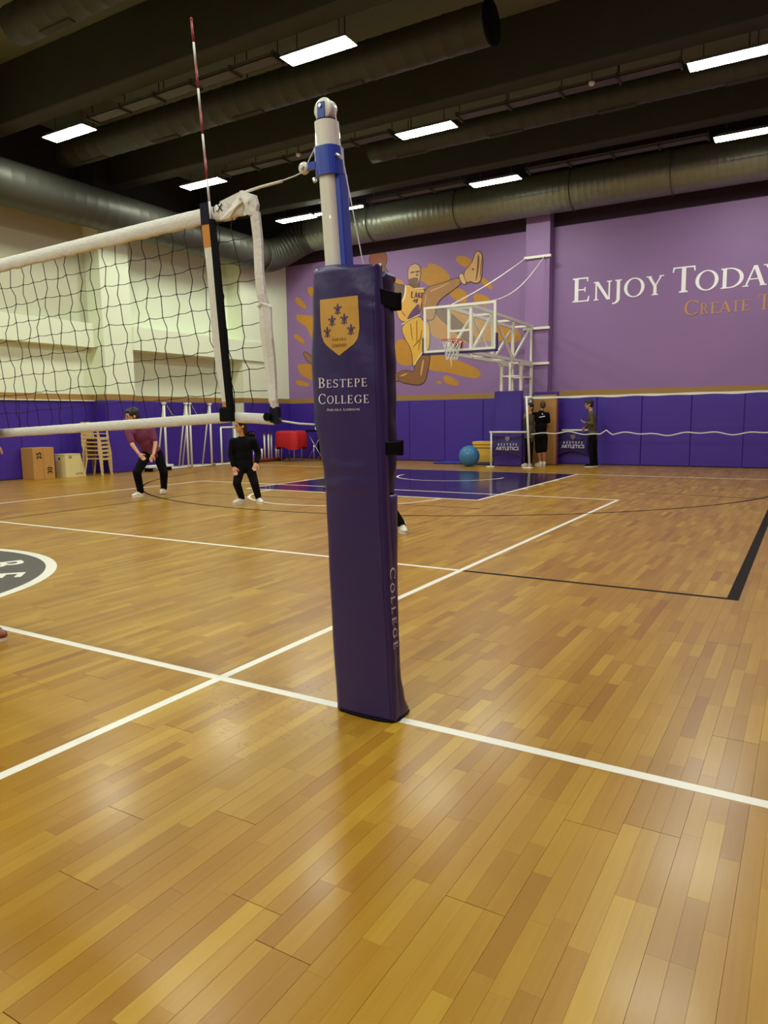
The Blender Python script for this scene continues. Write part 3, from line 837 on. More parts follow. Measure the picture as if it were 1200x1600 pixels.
for k, poly in MURAL:
    if k != 'letters': poly = smooth_poly(poly)
    if k == 'splash': poly = grow(poly, 0.035)
    if k not in ('highlight', 'crease', 'brow', 'splash', 'letters', 'trim', 'sole', 'beard', 'side_panel'):
        dep += 0.0006
        mb = MB(); mb.prism(grow(poly, 0.018), lambda u, v, d: (u, YB-0.0005-d, v), dep); mb.build('outline', mm['outline'], mural)
    dep += 0.0006 if k != 'splash' else 0.00002
    mb = MB(); mb.prism(poly, lambda u, v, d: (u, YB-0.0005-d, v), dep)
    mb.build(NAMES.get(k, k), mm[k], mural)

# ================================================================== BASKETBALL HOOP
WM = M['white_metal']
hoop = empty('basketball_hoop', (HX, 16.4, 0), 'white steel basketball hoop with a long truss arm and glass backboard', 'basketball hoop')
M['glass'] = bpy.data.materials.new('backboard_glass'); M['glass'].use_nodes = True
g = M['glass'].node_tree.nodes['Principled BSDF']
g.inputs['Base Color'].default_value = (0.93, 0.97, 0.93, 1); g.inputs['Roughness'].default_value = 0.04; g.inputs['Alpha'].default_value = 0.07; g.inputs['IOR'].default_value = 1.45
by = 12.66; bx0, bx1, bz0, bz1 = HX-0.9, HX+0.9, 2.835, 3.885
bb = MB().box(bx0+0.03, bx1-0.03, by-0.006, by+0.006, bz0+0.03, bz1-0.03).build('backboard', M['glass'], hoop)
fr = MB()
for a in ((bx0,bx0+0.055,bz0,bz1),(bx1-0.055,bx1,bz0,bz1)): fr.box(a[0],a[1],by-0.016,by+0.016,a[2],a[3])
fr.box(bx0+0.055,bx1-0.055,by-0.016,by+0.016,bz0,bz0+0.055).box(bx0+0.055,bx1-0.055,by-0.016,by+0.016,bz1-0.055,bz1)
fr.build('backboard_frame', WM, bb)
M['bbpad'] = mat('backboard_padding', (52, 36, 92), 0.5)
pd = MB().box(bx0-0.02,bx1+0.02,by-0.03,by+0.05,bz0-0.05,bz0).box(bx0-0.03,bx0,by-0.03,by+0.05,bz0-0.05,bz0+0.35).box(bx1,bx1+0.03,by-0.03,by+0.05,bz0-0.05,bz0+0.35)
pd.build('edge_padding', M['bbpad'], bb)
M['ring'] = mat('ring_red', (196, 62, 34), 0.4)
rg = MB(); rg.tube([(HX+0.23*math.cos(2*PI*i/32), HY+0.23*math.sin(2*PI*i/32), 3.05) for i in range(33)], 0.011, 8)
ring = rg.build('ring', M['ring'], hoop, True)
MB().box(HX-0.11,HX+0.11,by-0.15,by-0.016,3.0,3.06).box(HX-0.1,HX+0.1,by-0.03,by-0.016,2.9,3.06).build('ring_bracket', M['ring'], ring)
nt_ = MB(); RN = 12
def rad(l): return 0.225 - 0.10*min(1, l/5.0)**0.7 + (0.01 if l > 4.5 else 0)
for i in range(RN):
    for s in (-1, 1):
        nt_.tube([(HX+rad(l)*math.cos(2*PI*(i+s*l*0.5)/RN), HY+rad(l)*math.sin(2*PI*(i+s*l*0.5)/RN), 3.04-0.085*l) for l in [q*0.5 for q in range(11)]], 0.006, 4)
nt_.tube([(HX+0.02,HY-0.1,2.62),(HX+0.04,HY-0.11,2.52),(HX+0.03,HY-0.1,2.46)],0.01,5)
tag(nt_.build('ring_net', M['rope'], ring), kind='stuff')
ca, cb = HX-0.275, HX+0.275
def strut(name, p0, p1, wd=0.055): MB().bar(p0, p1, wd).build(name, WM, hoop)
for x in (ca, cb):
    strut('top_chord', (x, by+0.03, 3.835), (x, 16.87, 3.79), 0.075)
    strut('bottom_chord', (x, by+0.1, 2.80), (x, 16.87, 2.80), 0.075)
    strut('front_upright', (x, by+0.05, 2.8), (x, by+0.05, 3.835), 0.06)
    ys = [by+0.08, 14.0, 15.4, 16.8]
    for i in range(3):
        a, b = (2.84, 3.79) if i % 2 == 0 else (3.79, 2.84)
        strut('brace', (x, ys[i]+0.03, a), (x, ys[i+1]-0.03, b), 0.05)
        strut('upright', (x, ys[i+1], 2.84), (x, ys[i+1], 3.79), 0.055)
for y in (by+0.06, 14.0, 15.4, 16.8):
    strut('cross_bar', (ca, y, 3.80), (cb, y, 3.80), 0.05); strut('cross_bar', (ca, y, 2.82), (cb, y, 2.82), 0.05)
strut('cross_bar', (ca, by+0.06, 3.3), (cb, by+0.06, 3.3), 0.05)
for y in (16.02, 16.84):
    for x in (ca, cb): strut('tower_post', (x, y, 0), (x, y, 2.78), 0.07)
    strut('tower_bar', (ca, y, 2.42), (cb, y, 2.42), 0.04)
strut('tower_post', (HX-0.03, 16.02, 0), (HX-0.03, 16.02, 2.78), 0.06)
for x in (ca, cb): strut('tower_bar', (x, 16.02, 2.4), (x, 16.84, 2.4), 0.04); strut('tower_beam', (x, 15.9, 2.74), (x, 16.9, 2.74), 0.08)
for z in (5.62, 3.73, 2.78):
    strut('wall_bracket', (-4.43, 16.865, z), (-3.68, 16.865, z), 0.065)
    strut('wall_bracket', (-3.71, 16.865, z), (-3.71, 16.93, z), 0.06)
for x, xe in ((HX-0.25, -4.38), (HX+0.5, -3.85)):
    pts = [Vector((x, by+0.03, 3.87)).lerp(Vector((xe, 16.85, 5.62)), i/10) - Vector((0, 0, (0.06 if xe < -4 else 0.32)*math.sin(PI*i/10))) for i in range(11)]
    MB().tube(pts, 0.012, 6).build('stay_cable', WM, hoop)
# padded block round the tower foot
tp = empty('tower_pad', (HX, 15.92, 0), 'tall plain purple pad block around the foot of the hoop tower', 'padding')
MB().bbox(HX-0.42, HX+0.36, 15.86, 15.97, 0.01, 2.02, 0.02).build('front_pad', M['pad_purple'], tp)
MB().bbox(HX-0.42, HX-0.34, 15.97, 16.9, 0.01, 2.02, 0.02).build('side_pad', M['pad_purple'], tp)
# pillar pad
M['tan'] = mat('tan_vinyl', (176, 128, 66), 0.5, vary=0.06, vscale=3)
M['maroon'] = mat('maroon_edge', (110, 54, 84), 0.5)
pp = empty('pillar_pad', (-3.75, 16.83, 0), 'tall tan padded panel with a purple edge on the pillar', 'padding')
MB().bbox(-4.08, -3.42, 16.77, 16.86, 0.01, 1.93, 0.012).build('panel', M['tan'], pp)
MB().bbox(-3.42, -3.385, 16.765, 16.86, 0.01, 1.93, 0.006).build('edge_strip', M['maroon'], pp)
MB().bbox(-4.08, -3.385, 16.765, 16.86, 1.93, 2.0, 0.006).build('top_strip', M['pad_purple'], pp)

# ================================================================== NEAR VOLLEYBALL NET
net = empty('volleyball_net', (0.36, 0, 1.3), 'black volleyball net with white tapes strung to the padded post', 'volleyball net')
def ztop(x): return 2.343 - 0.105*max(0.0, (0.3-x))/1.93*0.35 - 0.0022*max(0, 0.3-x)**2 if x > -4.5 else ztop(-9.0-x)
def zbot(x):
    if x < -4.5: return zbot(-9.0-x)
    return 1.345 - 0.044*max(0.0, 0.1-x) + 0.0015*max(0, 0.1-x)**2 if x < 0.1 else 1.345 + 0.01*math.sin((x-0.1)*8)
rw = random.Random(3)
def band(xs, zf, h, th, wob):
    b = MB(); vs = []; fs = []
    prof = [(0, 0), (-th, -h*0.1), (-th*1.2, -h*0.5), (-th, -h*0.9), (0, -h), (th, -h*0.9), (th*1.2, -h*0.5), (th, -h*0.1)]
    for x in xs:
        w1 = rw.uniform(-wob, wob); w2 = rw.uniform(-wob, wob)
        for k, (yy, zz) in enumerate(prof):
            vs.append((x, yy + w1*(0.5 if k in (0, 4) else 1), zf(x) + zz + (w2 if k in (3, 4, 5) else 0)))
    n = len(prof)
    for i in range(len(xs)-1):
        for k in range(n): fs.append((i*n+k, i*n+(k+1)%n, (i+1)*n+(k+1)%n, (i+1)*n+k))
    fs.append(tuple(range(n))); fs.append(tuple((len(xs)-1)*n+k for k in range(n-1, -1, -1)))
    return b.add(vs, fs)
xs = [-9.35 + 0.0362*i for i in range(267)]
band(xs, ztop, 0.078, 0.012, 0.0035).build('top_tape', M['tape'], net, True)
xs2 = [-9.35 + 0.06*i for i in range(159)] + [0.14]
band(xs2, lambda x: zbot(x)+0.025, 0.052, 0.008, 0.001).build('bottom_tape', M['tape'], net, True)
band([0.165+0.05*i for i in range(6)], lambda x: 1.37-0.05*(x-0.165), 0.05, 0.008, 0.001).build('bottom_tape', M['tape'], net, True)
# crumpled top corner
cr = MB()
cr.add([(0.14,-0.014,2.345),(0.285,-0.016,2.372),(0.30,-0.02,2.33),(0.25,-0.03,2.30),(0.2,-0.018,2.262),(0.14,-0.016,2.262),
        (0.14,0.014,2.345),(0.285,0.016,2.372),(0.30,0.02,2.33),(0.25,0.03,2.30),(0.2,0.018,2.262),(0.14,0.016,2.262)],
       [(0,5,4,3,2,1),(6,7,8,9,10,11),(0,1,7,6),(1,2,8,7),(2,3,9,8),(3,4,10,9),(4,5,11,10),(5,0,6,11)])
cr.add([(0.27,-0.02,2.372),(0.345,-0.012,2.345),(0.36,-0.01,2.30),(0.35,-0.012,2.255),(0.31,-0.022,2.26),(0.30,-0.03,2.31),
        (0.27,0.02,2.372),(0.345,0.012,2.345),(0.36,0.01,2.30),(0.35,0.012,2.255),(0.31,0.022,2.26),(0.30,0.03,2.31)],
       [(0,5,4,3,2,1),(6,7,8,9,10,11),(0,1,7,6),(1,2,8,7),(2,3,9,8),(3,4,10,9),(4,5,11,10),(5,0,6,11)])
for x, z in ((0.20, 2.325), (0.275, 2.335), (0.325, 2.315)): cr.cyl((x, -0.026, z), (x, -0.032, z), 0.006, n=8)
cr.build('corner_reinforcement', M['tape'], net)
# side band
sb = MB(); vs = []; fs = []
side = [(0.315,0.365,2.27),(0.325,0.372,2.15),(0.335,0.38,2.0),(0.342,0.39,1.9),(0.348,0.398,1.86),(0.350,0.415,1.845),(0.355,0.418,1.75),(0.365,0.425,1.62),(0.38,0.43,1.5),(0.395,0.437,1.42),(0.405,0.44,1.385)]
for i, (a, b, z) in enumerate(side):
    wv = 0.006*math.sin(i*1.9)
    vs += [(a, -0.008+wv, z), ((a+b)/2, -0.016+wv, z), (b, -0.008+wv, z), (b, 0.008+wv, z), (a, 0.008+wv, z)]
for i in range(len(side)-1):
    for k in range(5): fs.append((i*5+k, (i+1)*5+k, (i+1)*5+(k+1) % 5, i*5+(k+1) % 5))
fs += [(4,3,2,1,0), tuple((len(side)-1)*5+k for k in range(5))]
sb.add(vs, fs); sb.build('side_band', M['tape'], net)
MB().tube([(0.348,-0.014,1.85),(0.375,-0.02,1.862),(0.41,-0.016,1.85),(0.422,-0.012,1.82),(0.425,-0.01,1.7)],0.005,6).build('side_cord', M['rope'], net)
MB().add([(0.395,-0.012,1.39),(0.445,-0.012,1.39),(0.447,-0.012,1.34),(0.462,-0.012,1.325),(0.44,-0.012,1.312),(0.40,-0.012,1.32),
          (0.395,0.012,1.39),(0.445,0.012,1.39),(0.447,0.012,1.34),(0.462,0.012,1.325),(0.44,0.012,1.312),(0.40,0.012,1.32)],
         [(0,5,4,3,2,1),(6,7,8,9,10,11),(0,1,7,6),(1,2,8,7),(2,3,9,8),(3,4,10,9),(4,5,11,10),(5,0,6,11)]).build('corner_tab', M['navy'], net)
MB().cyl((0.392,-0.03,1.345),(0.392,0.02,1.345),0.02,n=14).build('tension_buckle', M['black'], net)
# netting
cords = MB(); ncol = 93; nrow = 8
def node(i, j):
    x = -9.3 + 0.1022*i
    a, b = ztop(x)-0.07, zbot(x)+0.02
    x += 0.07*(j/ (nrow+1))*max(0, (1 if x > -1.8 else 0.6))
    return Vector((x + rn[i][j][0], rn[i][j][1], a + (b-a)*j/(nrow+1) + rn[i][j][2]))
rn = [[(rw.uniform(-.006,.006), rw.uniform(-.012,.012), rw.uniform(-.007,.007)) if 0 < j < nrow+1 else (0,0,0) for j in range(nrow+2)] for i in range(ncol+4)]
for i in range(ncol+2):
    if i == ncol: pass
    pts = []
    for j in range(nrow+2):
        p = node(i, j); pts.append(p)
        if j < nrow+1:
            q = node(i, j+1); s = ((i+j) % 3 - 1)*0.008
            pts.append((p+q)/2 + Vector((s, s*0.8, 0)))
    if pts[0].x < 0.3: cords.tube(pts, 0.0021, 4)
for j in range(1, nrow+1):
    pts = []
    for i in range(ncol+2):
        p = node(i, j)
        if p.x > 0.36: break
        pts.append(p)
        q = node(i+1, j); pts.append((p+q)/2 + Vector((0, 0.004, -0.004)))
    pts.append(Vector((0.33+0.1*j/(nrow+1), 0, pts[-1].z)))
    cords.tube(pts, 0.0021, 4)
kn = MB()
for i in range(60, ncol+2):
    for j in range(1, nrow+1):
        p = node(i, j)
        if p.x < 0.34: kn.ell(p, 0.0042, 0.0042, 0.0042, nu=6, nv=4)
tag(cords.build('netting', M['cord'], net), kind='stuff')
tag(kn.build('knots', M['cord'], net), kind='stuff')
# ropes to the post
rp = MB()
rp.tube([(0.29,0,2.368),(0.38,0,2.375),(0.48,0,2.378),(0.5,0,2.379)],0.0065,8); rp.tube([(0.48,0,2.3785),(0.57,0.0,2.388),(0.655,0.0,2.404)],0.0028,6)
rp.build('top_rope', M['rope'], net, True)
MB().tube([(0.46,0,1.325),(0.56,0.0,1.312),(0.70,0.0,1.305)],0.0045,6).build('bottom_rope', M['rope'], net, True)

# antenna
an = empty('net_antenna', (0.16, -0.02, 1.34), 'thin red and white striped antenna rising above the net tape', 'antenna')
A0, A1 = Vector((0.162,-0.02,1.336)), Vector((0.017,-0.02,3.165))
for k in range(18):
    p, q = A0.lerp(A1, k/18), A0.lerp(A1, (k+1)/18)
    m_ = M['red_stripe'] if k % 2 == 1 and k > 9 else M['rope']
    MB().cyl(p, q, 0.0052, n=8).build('stripe', m_, an, True)
MB().ell(A1, 0.007, 0.007, 0.009, nu=8, nv=6).build('tip', M['red_stripe'], an, True)
mk = empty('side_marker', (0.1, -0.03, 1.32), 'vertical net marker strip, navy and orange on top, with a black sleeve', 'side marker')
def strip(pts, y, th=0.004):
    b = MB(); vs = []; fs = []
    for a, c, z in pts: vs += [(a, y, z), (c, y, z), (c, y+th, z), (a, y+th, z)]
    for i in range(len(pts)-1):
        for k in range(4): fs.append((i*4+k, (i+1)*4+k, (i+1)*4+(k+1) % 4, i*4+(k+1) % 4))
    fs += [(3,2,1,0), tuple((len(pts)-1)*4+k for k in range(4))]
    return b.add(vs, fs)
strip([(0.022,0.075,2.352),(0.026,0.077,2.255)], -0.024).build('navy_patch', M['navy'], mk)
strip([(0.026,0.078,2.255),(0.034,0.085,2.15)], -0.02).build('orange_patch', M['orange_tape'], mk)
strip([(0.034,0.085,2.15),(0.045,0.092,2.05),(0.055,0.1,1.9),(0.062,0.108,1.72),(0.078,0.122,1.58),(0.098,0.135,1.48),(0.108,0.14,1.42)], -0.018).build('white_strip', M['tape'], mk)
strip([(0.108,0.14,1.42),(0.112,0.142,1.395)], -0.018).build('orange_end', M['orange_tape'], mk)
strip([(0.083,0.104,2.27),(0.096,0.122,2.1),(0.112,0.142,1.85),(0.13,0.16,1.6),(0.147,0.178,1.4),(0.15,0.18,1.33)], -0.032, 0.024).build('black_sleeve', M['black'], mk)
MB().bbox(0.098, 0.178, -0.034, 0.0, 1.325, 1.395, 0.006).build('black_pocket', M['black'], mk)
sans_text('printed_mark', 'T.X', 0.045, M['black'], Matrix.Translation((0.125, -0.0185, 2.315)) @ Matrix.Rotation(PI/2, 4, 'X'), net, 0.0006)

# ================================================================== VOLLEYBALL POST
post = empty('volleyball_post', (0.907, 0.0, 0), 'white and blue volleyball post rising out of the purple pad', 'post')
def pax(z): return Vector((0.907 - 0.0700*z, 0.0 + 0.011*z, z))
def ppt(z, dx, dy): p = pax(z); return (p.x+dx, p.y+dy, z)
def extr(prof, z0, z1, name, m, smooth=False, parent=None):
    b = MB(); n = len(prof)
    b.add([ppt(z0, *q) for q in prof] + [ppt(z1, *q) for q in prof], [tuple(range(n-1,-1,-1)), tuple(range(n, 2*n))] + [(i, (i+1) % n, n+(i+1) % n, n+i) for i in range(n)])
    return b.build(name, m, parent or post, smooth)
def rrect(x0, x1, y0, y1, r, k=5):
    pts = []
    for cx0, cy0, a0 in ((x1-r,y1-r,0),(x0+r,y1-r,90),(x0+r,y0+r,180),(x1-r,y0+r,270)):
        for i in range(k+1):
            t = math.radians(a0+90*i/k); pts.append((cx0+r*math.cos(t), cy0+r*math.sin(t)))
    return pts
extr(rrect(-0.044, 0.038, -0.042, 0.04, 0.03), 0.0, 2.36, 'pole', M['post_white'])
extr(rrect(0.028, 0.062, -0.02, 0.045, 0.008), 0.0, 2.37, 'blue_channel', M['blue'])
extr(rrect(-0.058, 0.062, -0.054, 0.056, 0.045), 2.36, 2.478, 'collar', M['blue'])
extr(rrect(-0.05, 0.052, -0.048, 0.048, 0.044), 2.478, 2.585, 'upper_sleeve', M['post_white'])
extr(rrect(-0.046, 0.048, -0.044, 0.044, 0.04), 2.585, 2.592, 'sleeve_rim', M['navy'])
c = pax(2.635)
b = MB().lathe([(0.0,-0.026),(0.04,-0.026),(0.046,-0.02),(0.043,0.0),(0.046,0.02),(0.04,0.026),(0,0.026)], (c.x, c.y, c.z), 28, 'y'); b.build('top_pulley', M['post_white'], post, True)
for s in (-1, 1): MB().box(c.x-0.02, c.x+0.014, c.y+s*0.03-0.004, c.y+s*0.03+0.004, 2.585, 2.66).build('pulley_fork', M['blue'], post)
MB().cyl((c.x-0.004, c.y-0.04, 2.645), (c.x-0.004, c.y+0.04, 2.645), 0.008, n=10).build('pulley_axle', M['steelbolt'], post)
p = pax(2.41)
MB().bar((p.x-0.05, p.y-0.03, 2.412), (p.x-0.115, p.y-0.03, 2.41), 0.014, 0.03).build('pulley_arm', M['blue'], post)
b = MB().lathe([(0.0,-0.012),(0.022,-0.012),(0.025,-0.006),(0.021,0.0),(0.025,0.006),(0.022,0.012),(0,0.012)], (p.x-0.112, p.y-0.03, 2.41), 22, 'y'); b.build('side_pulley', M['post_white'], post, True)
MB().cyl((p.x-0.112, p.y-0.055, 2.41), (p.x-0.112, p.y-0.01, 2.41), 0.009, n=10).build('pulley_bolt', M['steelbolt'], post)
MB().tube([(p.x+0.055,p.y-0.03,2.425),(p.x+0.068,p.y-0.045,2.432),(p.x+0.078,p.y-0.04,2.422),(p.x+0.082,p.y-0.03,2.41)],0.0055,8).build('hook', M['steelbolt'], post, True)
MB().cyl((p.x-0.055,p.y-0.03,2.345),(p.x-0.062,p.y-0.03,2.36),0.009,n=8).build('set_screw', M['steelbolt'], post)
cab = MB(); cab.tube([(c.x-0.046,c.y,2.63),(c.x-0.058,c.y,2.5),(p.x-0.092,p.y-0.03,2.43)],0.0022,5); cab.tube([(c.x+0.046,c.y,2.63),(0.80,0.03,2.45),(0.895,0.035,1.99),(0.95,0.04,1.7)],0.0026,5)
cab.build('tension_cable', M['rope'], post)

# post pad ---------------------------------------------------------
pad = empty('post_pad', (0.91, 0.03, 0), 'tall purple padded cover with gold shield wrapped around the volleyball post', 'post pad')
def interp(tab, z):
    if z <= tab[0][0]: return tab[0][1]
    for (a, va), (b_, vb) in zip(tab[:-1], tab[1:]):
        if z <= b_:
            t = (z-a)/(b_-a); t = t*t*(3-2*t); return va+(vb-va)*t
    return tab[-1][1]
PL = [(0.0,0.765),(0.377,0.748),(0.717,0.739),(0.98,0.733),(1.09,0.724),(1.205,0.704),(1.345,0.677),(1.6,0.669),(1.8,0.679),(1.96,0.69)]
PR = [(0.0,1.078),(0.235,1.067),(0.66,1.05),(1.0,1.037),(1.34,1.032),(1.73,1.022),(1.97,1.012)]
PB = [(0.0,0.105),(0.09,0.065),(0.2,0.045),(0.35,0.042),(0.66,0.058),(1.0,0.085),(1.22,0.108),(1.48,0.118),(1.95,0.13)]
def wr(u, z):
    a = 0.0022*math.sin(9*u+21*z)*max(0, min(1, (z-1.0)*2))
    for zc, amp, sl in ((1.03,0.006,0.05),(1.065,0.005,-0.07),(1.12,0.004,0.10)):
        a += amp*math.exp(-((z-zc-sl*(u-0.5)**2*2)/0.012)**2)*math.sin(PI*min(1,max(0,u*1.1)))
    a += 0.006*math.exp(-((z-1.83-0.10*(1-u))/0.014)**2)*max(0, u-0.45) + 0.006*math.exp(-((z-1.78-0.06*(1-u))/0.012)**2)*max(0, u-0.5)
    return a
def pfront(u, z): return Vector((interp(PL, z)*(1-u)+interp(PR, z)*u, -0.052 - 0.008*math.sin(PI*u) - wr(u, z) + 0.004*math.cos(z*3), z))
def slab(name, m, z0, z1, yb, nz, nu, lo=0.0, ytop=None):
    """front slab: front surface, sides and back at y = yb(z)"""
    b = MB(); vs = []; fs = []
    r = 0.010
    for i in range(nz+1):
        z = z0 + (z1-z0)*i/nz
        for k in range(nu+1):
            u = k/nu; p_ = pfront(u, z); e = min(u, 1-u)
            if e < 0.06: p_.y += r*(1-e/0.06)**2
            if i == nz: p_.z += 0.012*math.sin(u*PI*1.5+0.4) + 0.006*u
            if i == 0: p_.z += 0.0
            vs.append(p_)
        xl, xr = interp(PL, z), interp(PR, z); Y = yb(z); zz = vs[-1].z
        for k in range(nu+1): vs.append(Vector((xr*(1-k/nu)+xl*k/nu, Y, vs[-1-2*k].z if False else z + (0.004 if i == nz else 0))))
    n = 2*(nu+1)
    for i in range(nz):
        for k in range(n): fs.append((i*n+k, i*n+(k+1) % n, (i+1)*n+(k+1) % n, (i+1)*n+k))
    fs.append(tuple(range(n-1, -1, -1))); fs.append(tuple(nz*n+k for k in range(n)))
    b.add(vs, fs)
    return b.build(name, m, pad, True)
slab('front_cushion', M['vinyl'], 0.004, 1.965, lambda z: -0.004, 130, 22)
# lower wrap and upper rear cushion
def rearpart(name, m, z0, z1, inset, y0, bulge):
    b = MB(); vs = []; fs = []; nz = 40
    rw2 = random.Random(5)
    for i in range(nz+1):
        z = z0+(z1-z0)*i/nz; xl, xr, yb_ = interp(PL, z)+inset, interp(PR, z)-inset, interp(PB, z)
        j = bulge*math.sin(z*17)+bulge*0.6*math.sin(z*41)
        ya = y0
        prof = [(xl, ya), (xl+0.01, ya-0.0), (xr-(0.008 if z0 > 0.5 else 0.0), ya), (xr+j*0.4, ya+0.012), (xr+j, (ya+yb_)/2), (xr-0.004+j*0.5, yb_-0.015), (xr-0.02, yb_), (xl+0.02, yb_), (xl, yb_-0.02)]
        vs += [(a, c_, z) for a, c_ in prof]
    n = 9
    for i in range(nz):
        for k in range(n): fs.append((i*n+k, i*n+(k+1) % n, (i+1)*n+(k+1) % n, (i+1)*n+k))
    fs.append(tuple(range(n-1, -1, -1))); fs.append(tuple(nz*n+k for k in range(n)))
    return b.add(vs, fs).build(name, m, pad, True)
rearpart('lower_wrap', M['vinyl'], 0.004, 1.0, 0.0, -0.005, 0.0012)
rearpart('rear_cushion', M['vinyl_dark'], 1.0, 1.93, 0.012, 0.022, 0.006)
MB().bbox(0.74, 1.0, -0.006, 0.024, 1.0, 1.9, 0.004).build('inner_core', M['black'], pad)
rc = MB().bbox(0.74, 1.012, 0.03, 0.125, 1.90, 1.945, 0.015).build('rear_cushion_top', M['vinyl'], pad)
for z0, z1 in ((1.80, 1.865), (1.175, 1.232)):
    xr = interp(PR, (z0+z1)/2)
    b = MB().bbox(xr-0.012, xr+0.004, -0.03, interp(PB, z0)+0.008, z0, z1, 0.003).bbox(xr-0.03, xr+0.008, interp(PB, z0)-0.004, interp(PB, z0)+0.012, z0-0.006, z1+0.004, 0.003)
    b.build('strap', M['black'], pad)
sm_ = MB(); sm_.tube([tuple(pfront(0.93, 0.02+1.9*i/40)+Vector((0,-0.0005,0))) for i in range(41)], 0.0012, 4); sm_.build('seam', M['vinyl_dark'], pad)
MB().tube([(0.79,-0.05,0.006),(0.9,-0.062,0.005),(1.0,-0.062,0.005),(1.06,-0.05,0.006),(1.078,-0.02,0.007),(1.07,0.09,0.008)],0.006,6).build('bottom_piping', M['black'], pad)

def padfn(u, z, d):      # u is world x on the front face
    xl, xr = interp(PL, z), interp(PR, z); q = pfront((u-xl)/(xr-xl), z)
    return (u, q.y - 0.0016 - d, z)
# shield
def shield_half(v):      # v 0 bottom .. 1 top -> (left, right)
    tab_l = [(1.600,0.827),(1.622,0.795),(1.645,0.762),(1.662,0.746),(1.691,0.735),(1.74,0.731),(1.838,0.731)]
    tab_r = [(1.600,0.829),(1.622,0.868),(1.644,0.905),(1.668,0.922),(1.705,0.929),(1.76,0.928),(1.842,0.926)]
    z = 1.6 + v*0.24
    def li(t):
        for (a, va), (b_, vb) in zip(t[:-1], t[1:]):
            if z <= b_: return va+(vb-va)*(z-a)/(b_-a)
        return t[-1][1]
    return li(tab_l), li(tab_r), z
b = MB(); vs = []; fs = []
for i in range(41):
    l, r, z = shield_half(i/40)
    for k in range(13): vs.append(padfn(l+(r-l)*k/12, z, 0))
for i in range(40):
    for k in range(12): fs.append((i*13+k, i*13+k+1, (i+1)*13+k+1, (i+1)*13+k))
shield = b.add(vs, fs).build('shield', M['gold'], pad, True)
def fleur(cx0, cz0, s):
    P = []
    P.append([(0,0.5),(0.1,0.28),(0.09,0.05),(0.03,-0.12),(-0.03,-0.12),(-0.09,0.05),(-0.1,0.28)])
    for q in (-1, 1):
        P.append([(q*0.05,-0.1),(q*0.13,0.05),(q*0.22,0.2),(q*0.36,0.2),(q*0.44,0.06),(q*0.36,0.02),(q*0.34,0.1),(q*0.26,0.1),(q*0.2,-0.05),(q*0.14,-0.14)])
        P.append([(q*0.04,-0.2),(q*0.12,-0.3),(q*0.3,-0.3),(q*0.32,-0.38),(q*0.2,-0.4),(q*0.05,-0.3)])
    P.append([(-0.24,-0.2),(-0.24,-0.14),(0.24,-0.14),(0.24,-0.2)])
    P.append([(-0.05,-0.18),(0.05,-0.18),(0.07,-0.42),(0,-0.52),(-0.07,-0.42)])
    mb = MB()
    for poly in P: mb.prism([(cx0+x*s*0.95, cz0+z*s) for x, z in poly], lambda u, v, d: padfn(u, v, d+0.0006), 0.0008)
    mb.build('fleur_de_lis', M['print_purple'], shield)
for q in ((0.823,1.794),(0.795,1.748),(0.856,1.751),(0.768,1.702),(0.889,1.705)): fleur(q[0], q[1], 0.049)
def padline(name, text, cap, small, x0, wd, z, m, par, off=0.0):
    mb = MB(); serif_line(mb, text, cap, small, lambda u, v, d: padfn(u, z+v, d+off), x0, wd, 0.0008)
    mb.build(name, m, par)
padline('shield_lettering', 'ANKARA', 0.013, 0.0105, 0.791, 0.076, 1.662, M['print_brown'], shield, 0.0006)
padline('shield_lettering', 'LONDON', 0.015, 0.012, 0.792, 0.076, 1.636, M['print_brown'], shield, 0.0006)
padline('pad_lettering', 'BESTEPE', 0.043, 0.034, 0.715, 0.252, 1.466, M['print_white'], pad)
padline('pad_lettering', 'COLLEGE', 0.043, 0.034, 0.712, 0.262, 1.397, M['print_white'], pad)
padline('pad_lettering', 'ANKARA LONDON', 0.011, 0.009, 0.756, 0.172, 1.366, M['print_white'], pad)
# COLLEGE reading down the side face
mb = MB()
serif_line(mb, 'COLLEGE', 0.044, 0.034, lambda u, v, d: (interp(PR, 0.69-u)+0.0014+d, -0.032+v, 0.69-u), 0.0, 0.36, 0.0006, spacing=0.25)
mb.build('side_lettering', M['print_white'], pad)

# ================================================================== FAR NET
fn_ = empty('badminton_net', (-3.7, 15.3, 0.9), 'pale far net hanging in front of the end wall, wavy lower cord', 'net')
FY = 15.3
def fz(x): return 1.83 + 0.012*(x+3.7)/5.5 + 0.004*math.sin(x*5)
pts = [-3.72 + 0.1*i for i in range(79)]
b = MB(); vs = []; fs = []
for i, x in enumerate(pts):
    z = fz(x); h = 0.05 + 0.008*math.sin(x*7)
    for yy, zz in ((FY-0.008, z), (FY-0.01, z-h), (FY+0.01, z-h), (FY+0.008, z)): vs.append((x, yy, zz))
for i in range(len(pts)-1):
    for k in range(4): fs.append((i*4+k, i*4+(k+1) % 4, (i+1)*4+(k+1) % 4, (i+1)*4+k))
b.add(vs, fs).build('top_tape', M['tape'], fn_)
wp = []
for i in range(157):
    x = -3.62 + 0.05*i
    z = 0.92 + 0.025*math.sin(x*4.1) + 0.02*math.sin(x*9.3+1) - 0.03*math.sin(min(PI, max(0, (x+3.6)/5*PI)))
    if abs(x+1.72) < 0.15: z += 0.12*(1-abs(x+1.72)/0.15)
    wp.append((x, FY, z))
MB().tube(wp, 0.013, 6).build('lower_cord', M['rope'], fn_, True)
fp = empty('net_stand', (-3.63, 15.24, 0), 'slim white net stand with a round foot beside the hoop tower', 'net stand')
MB().cyl((-3.63,15.24,0.02),(-3.74,15.24,1.84),0.028,n=12).build('upright', WM, fp, True)
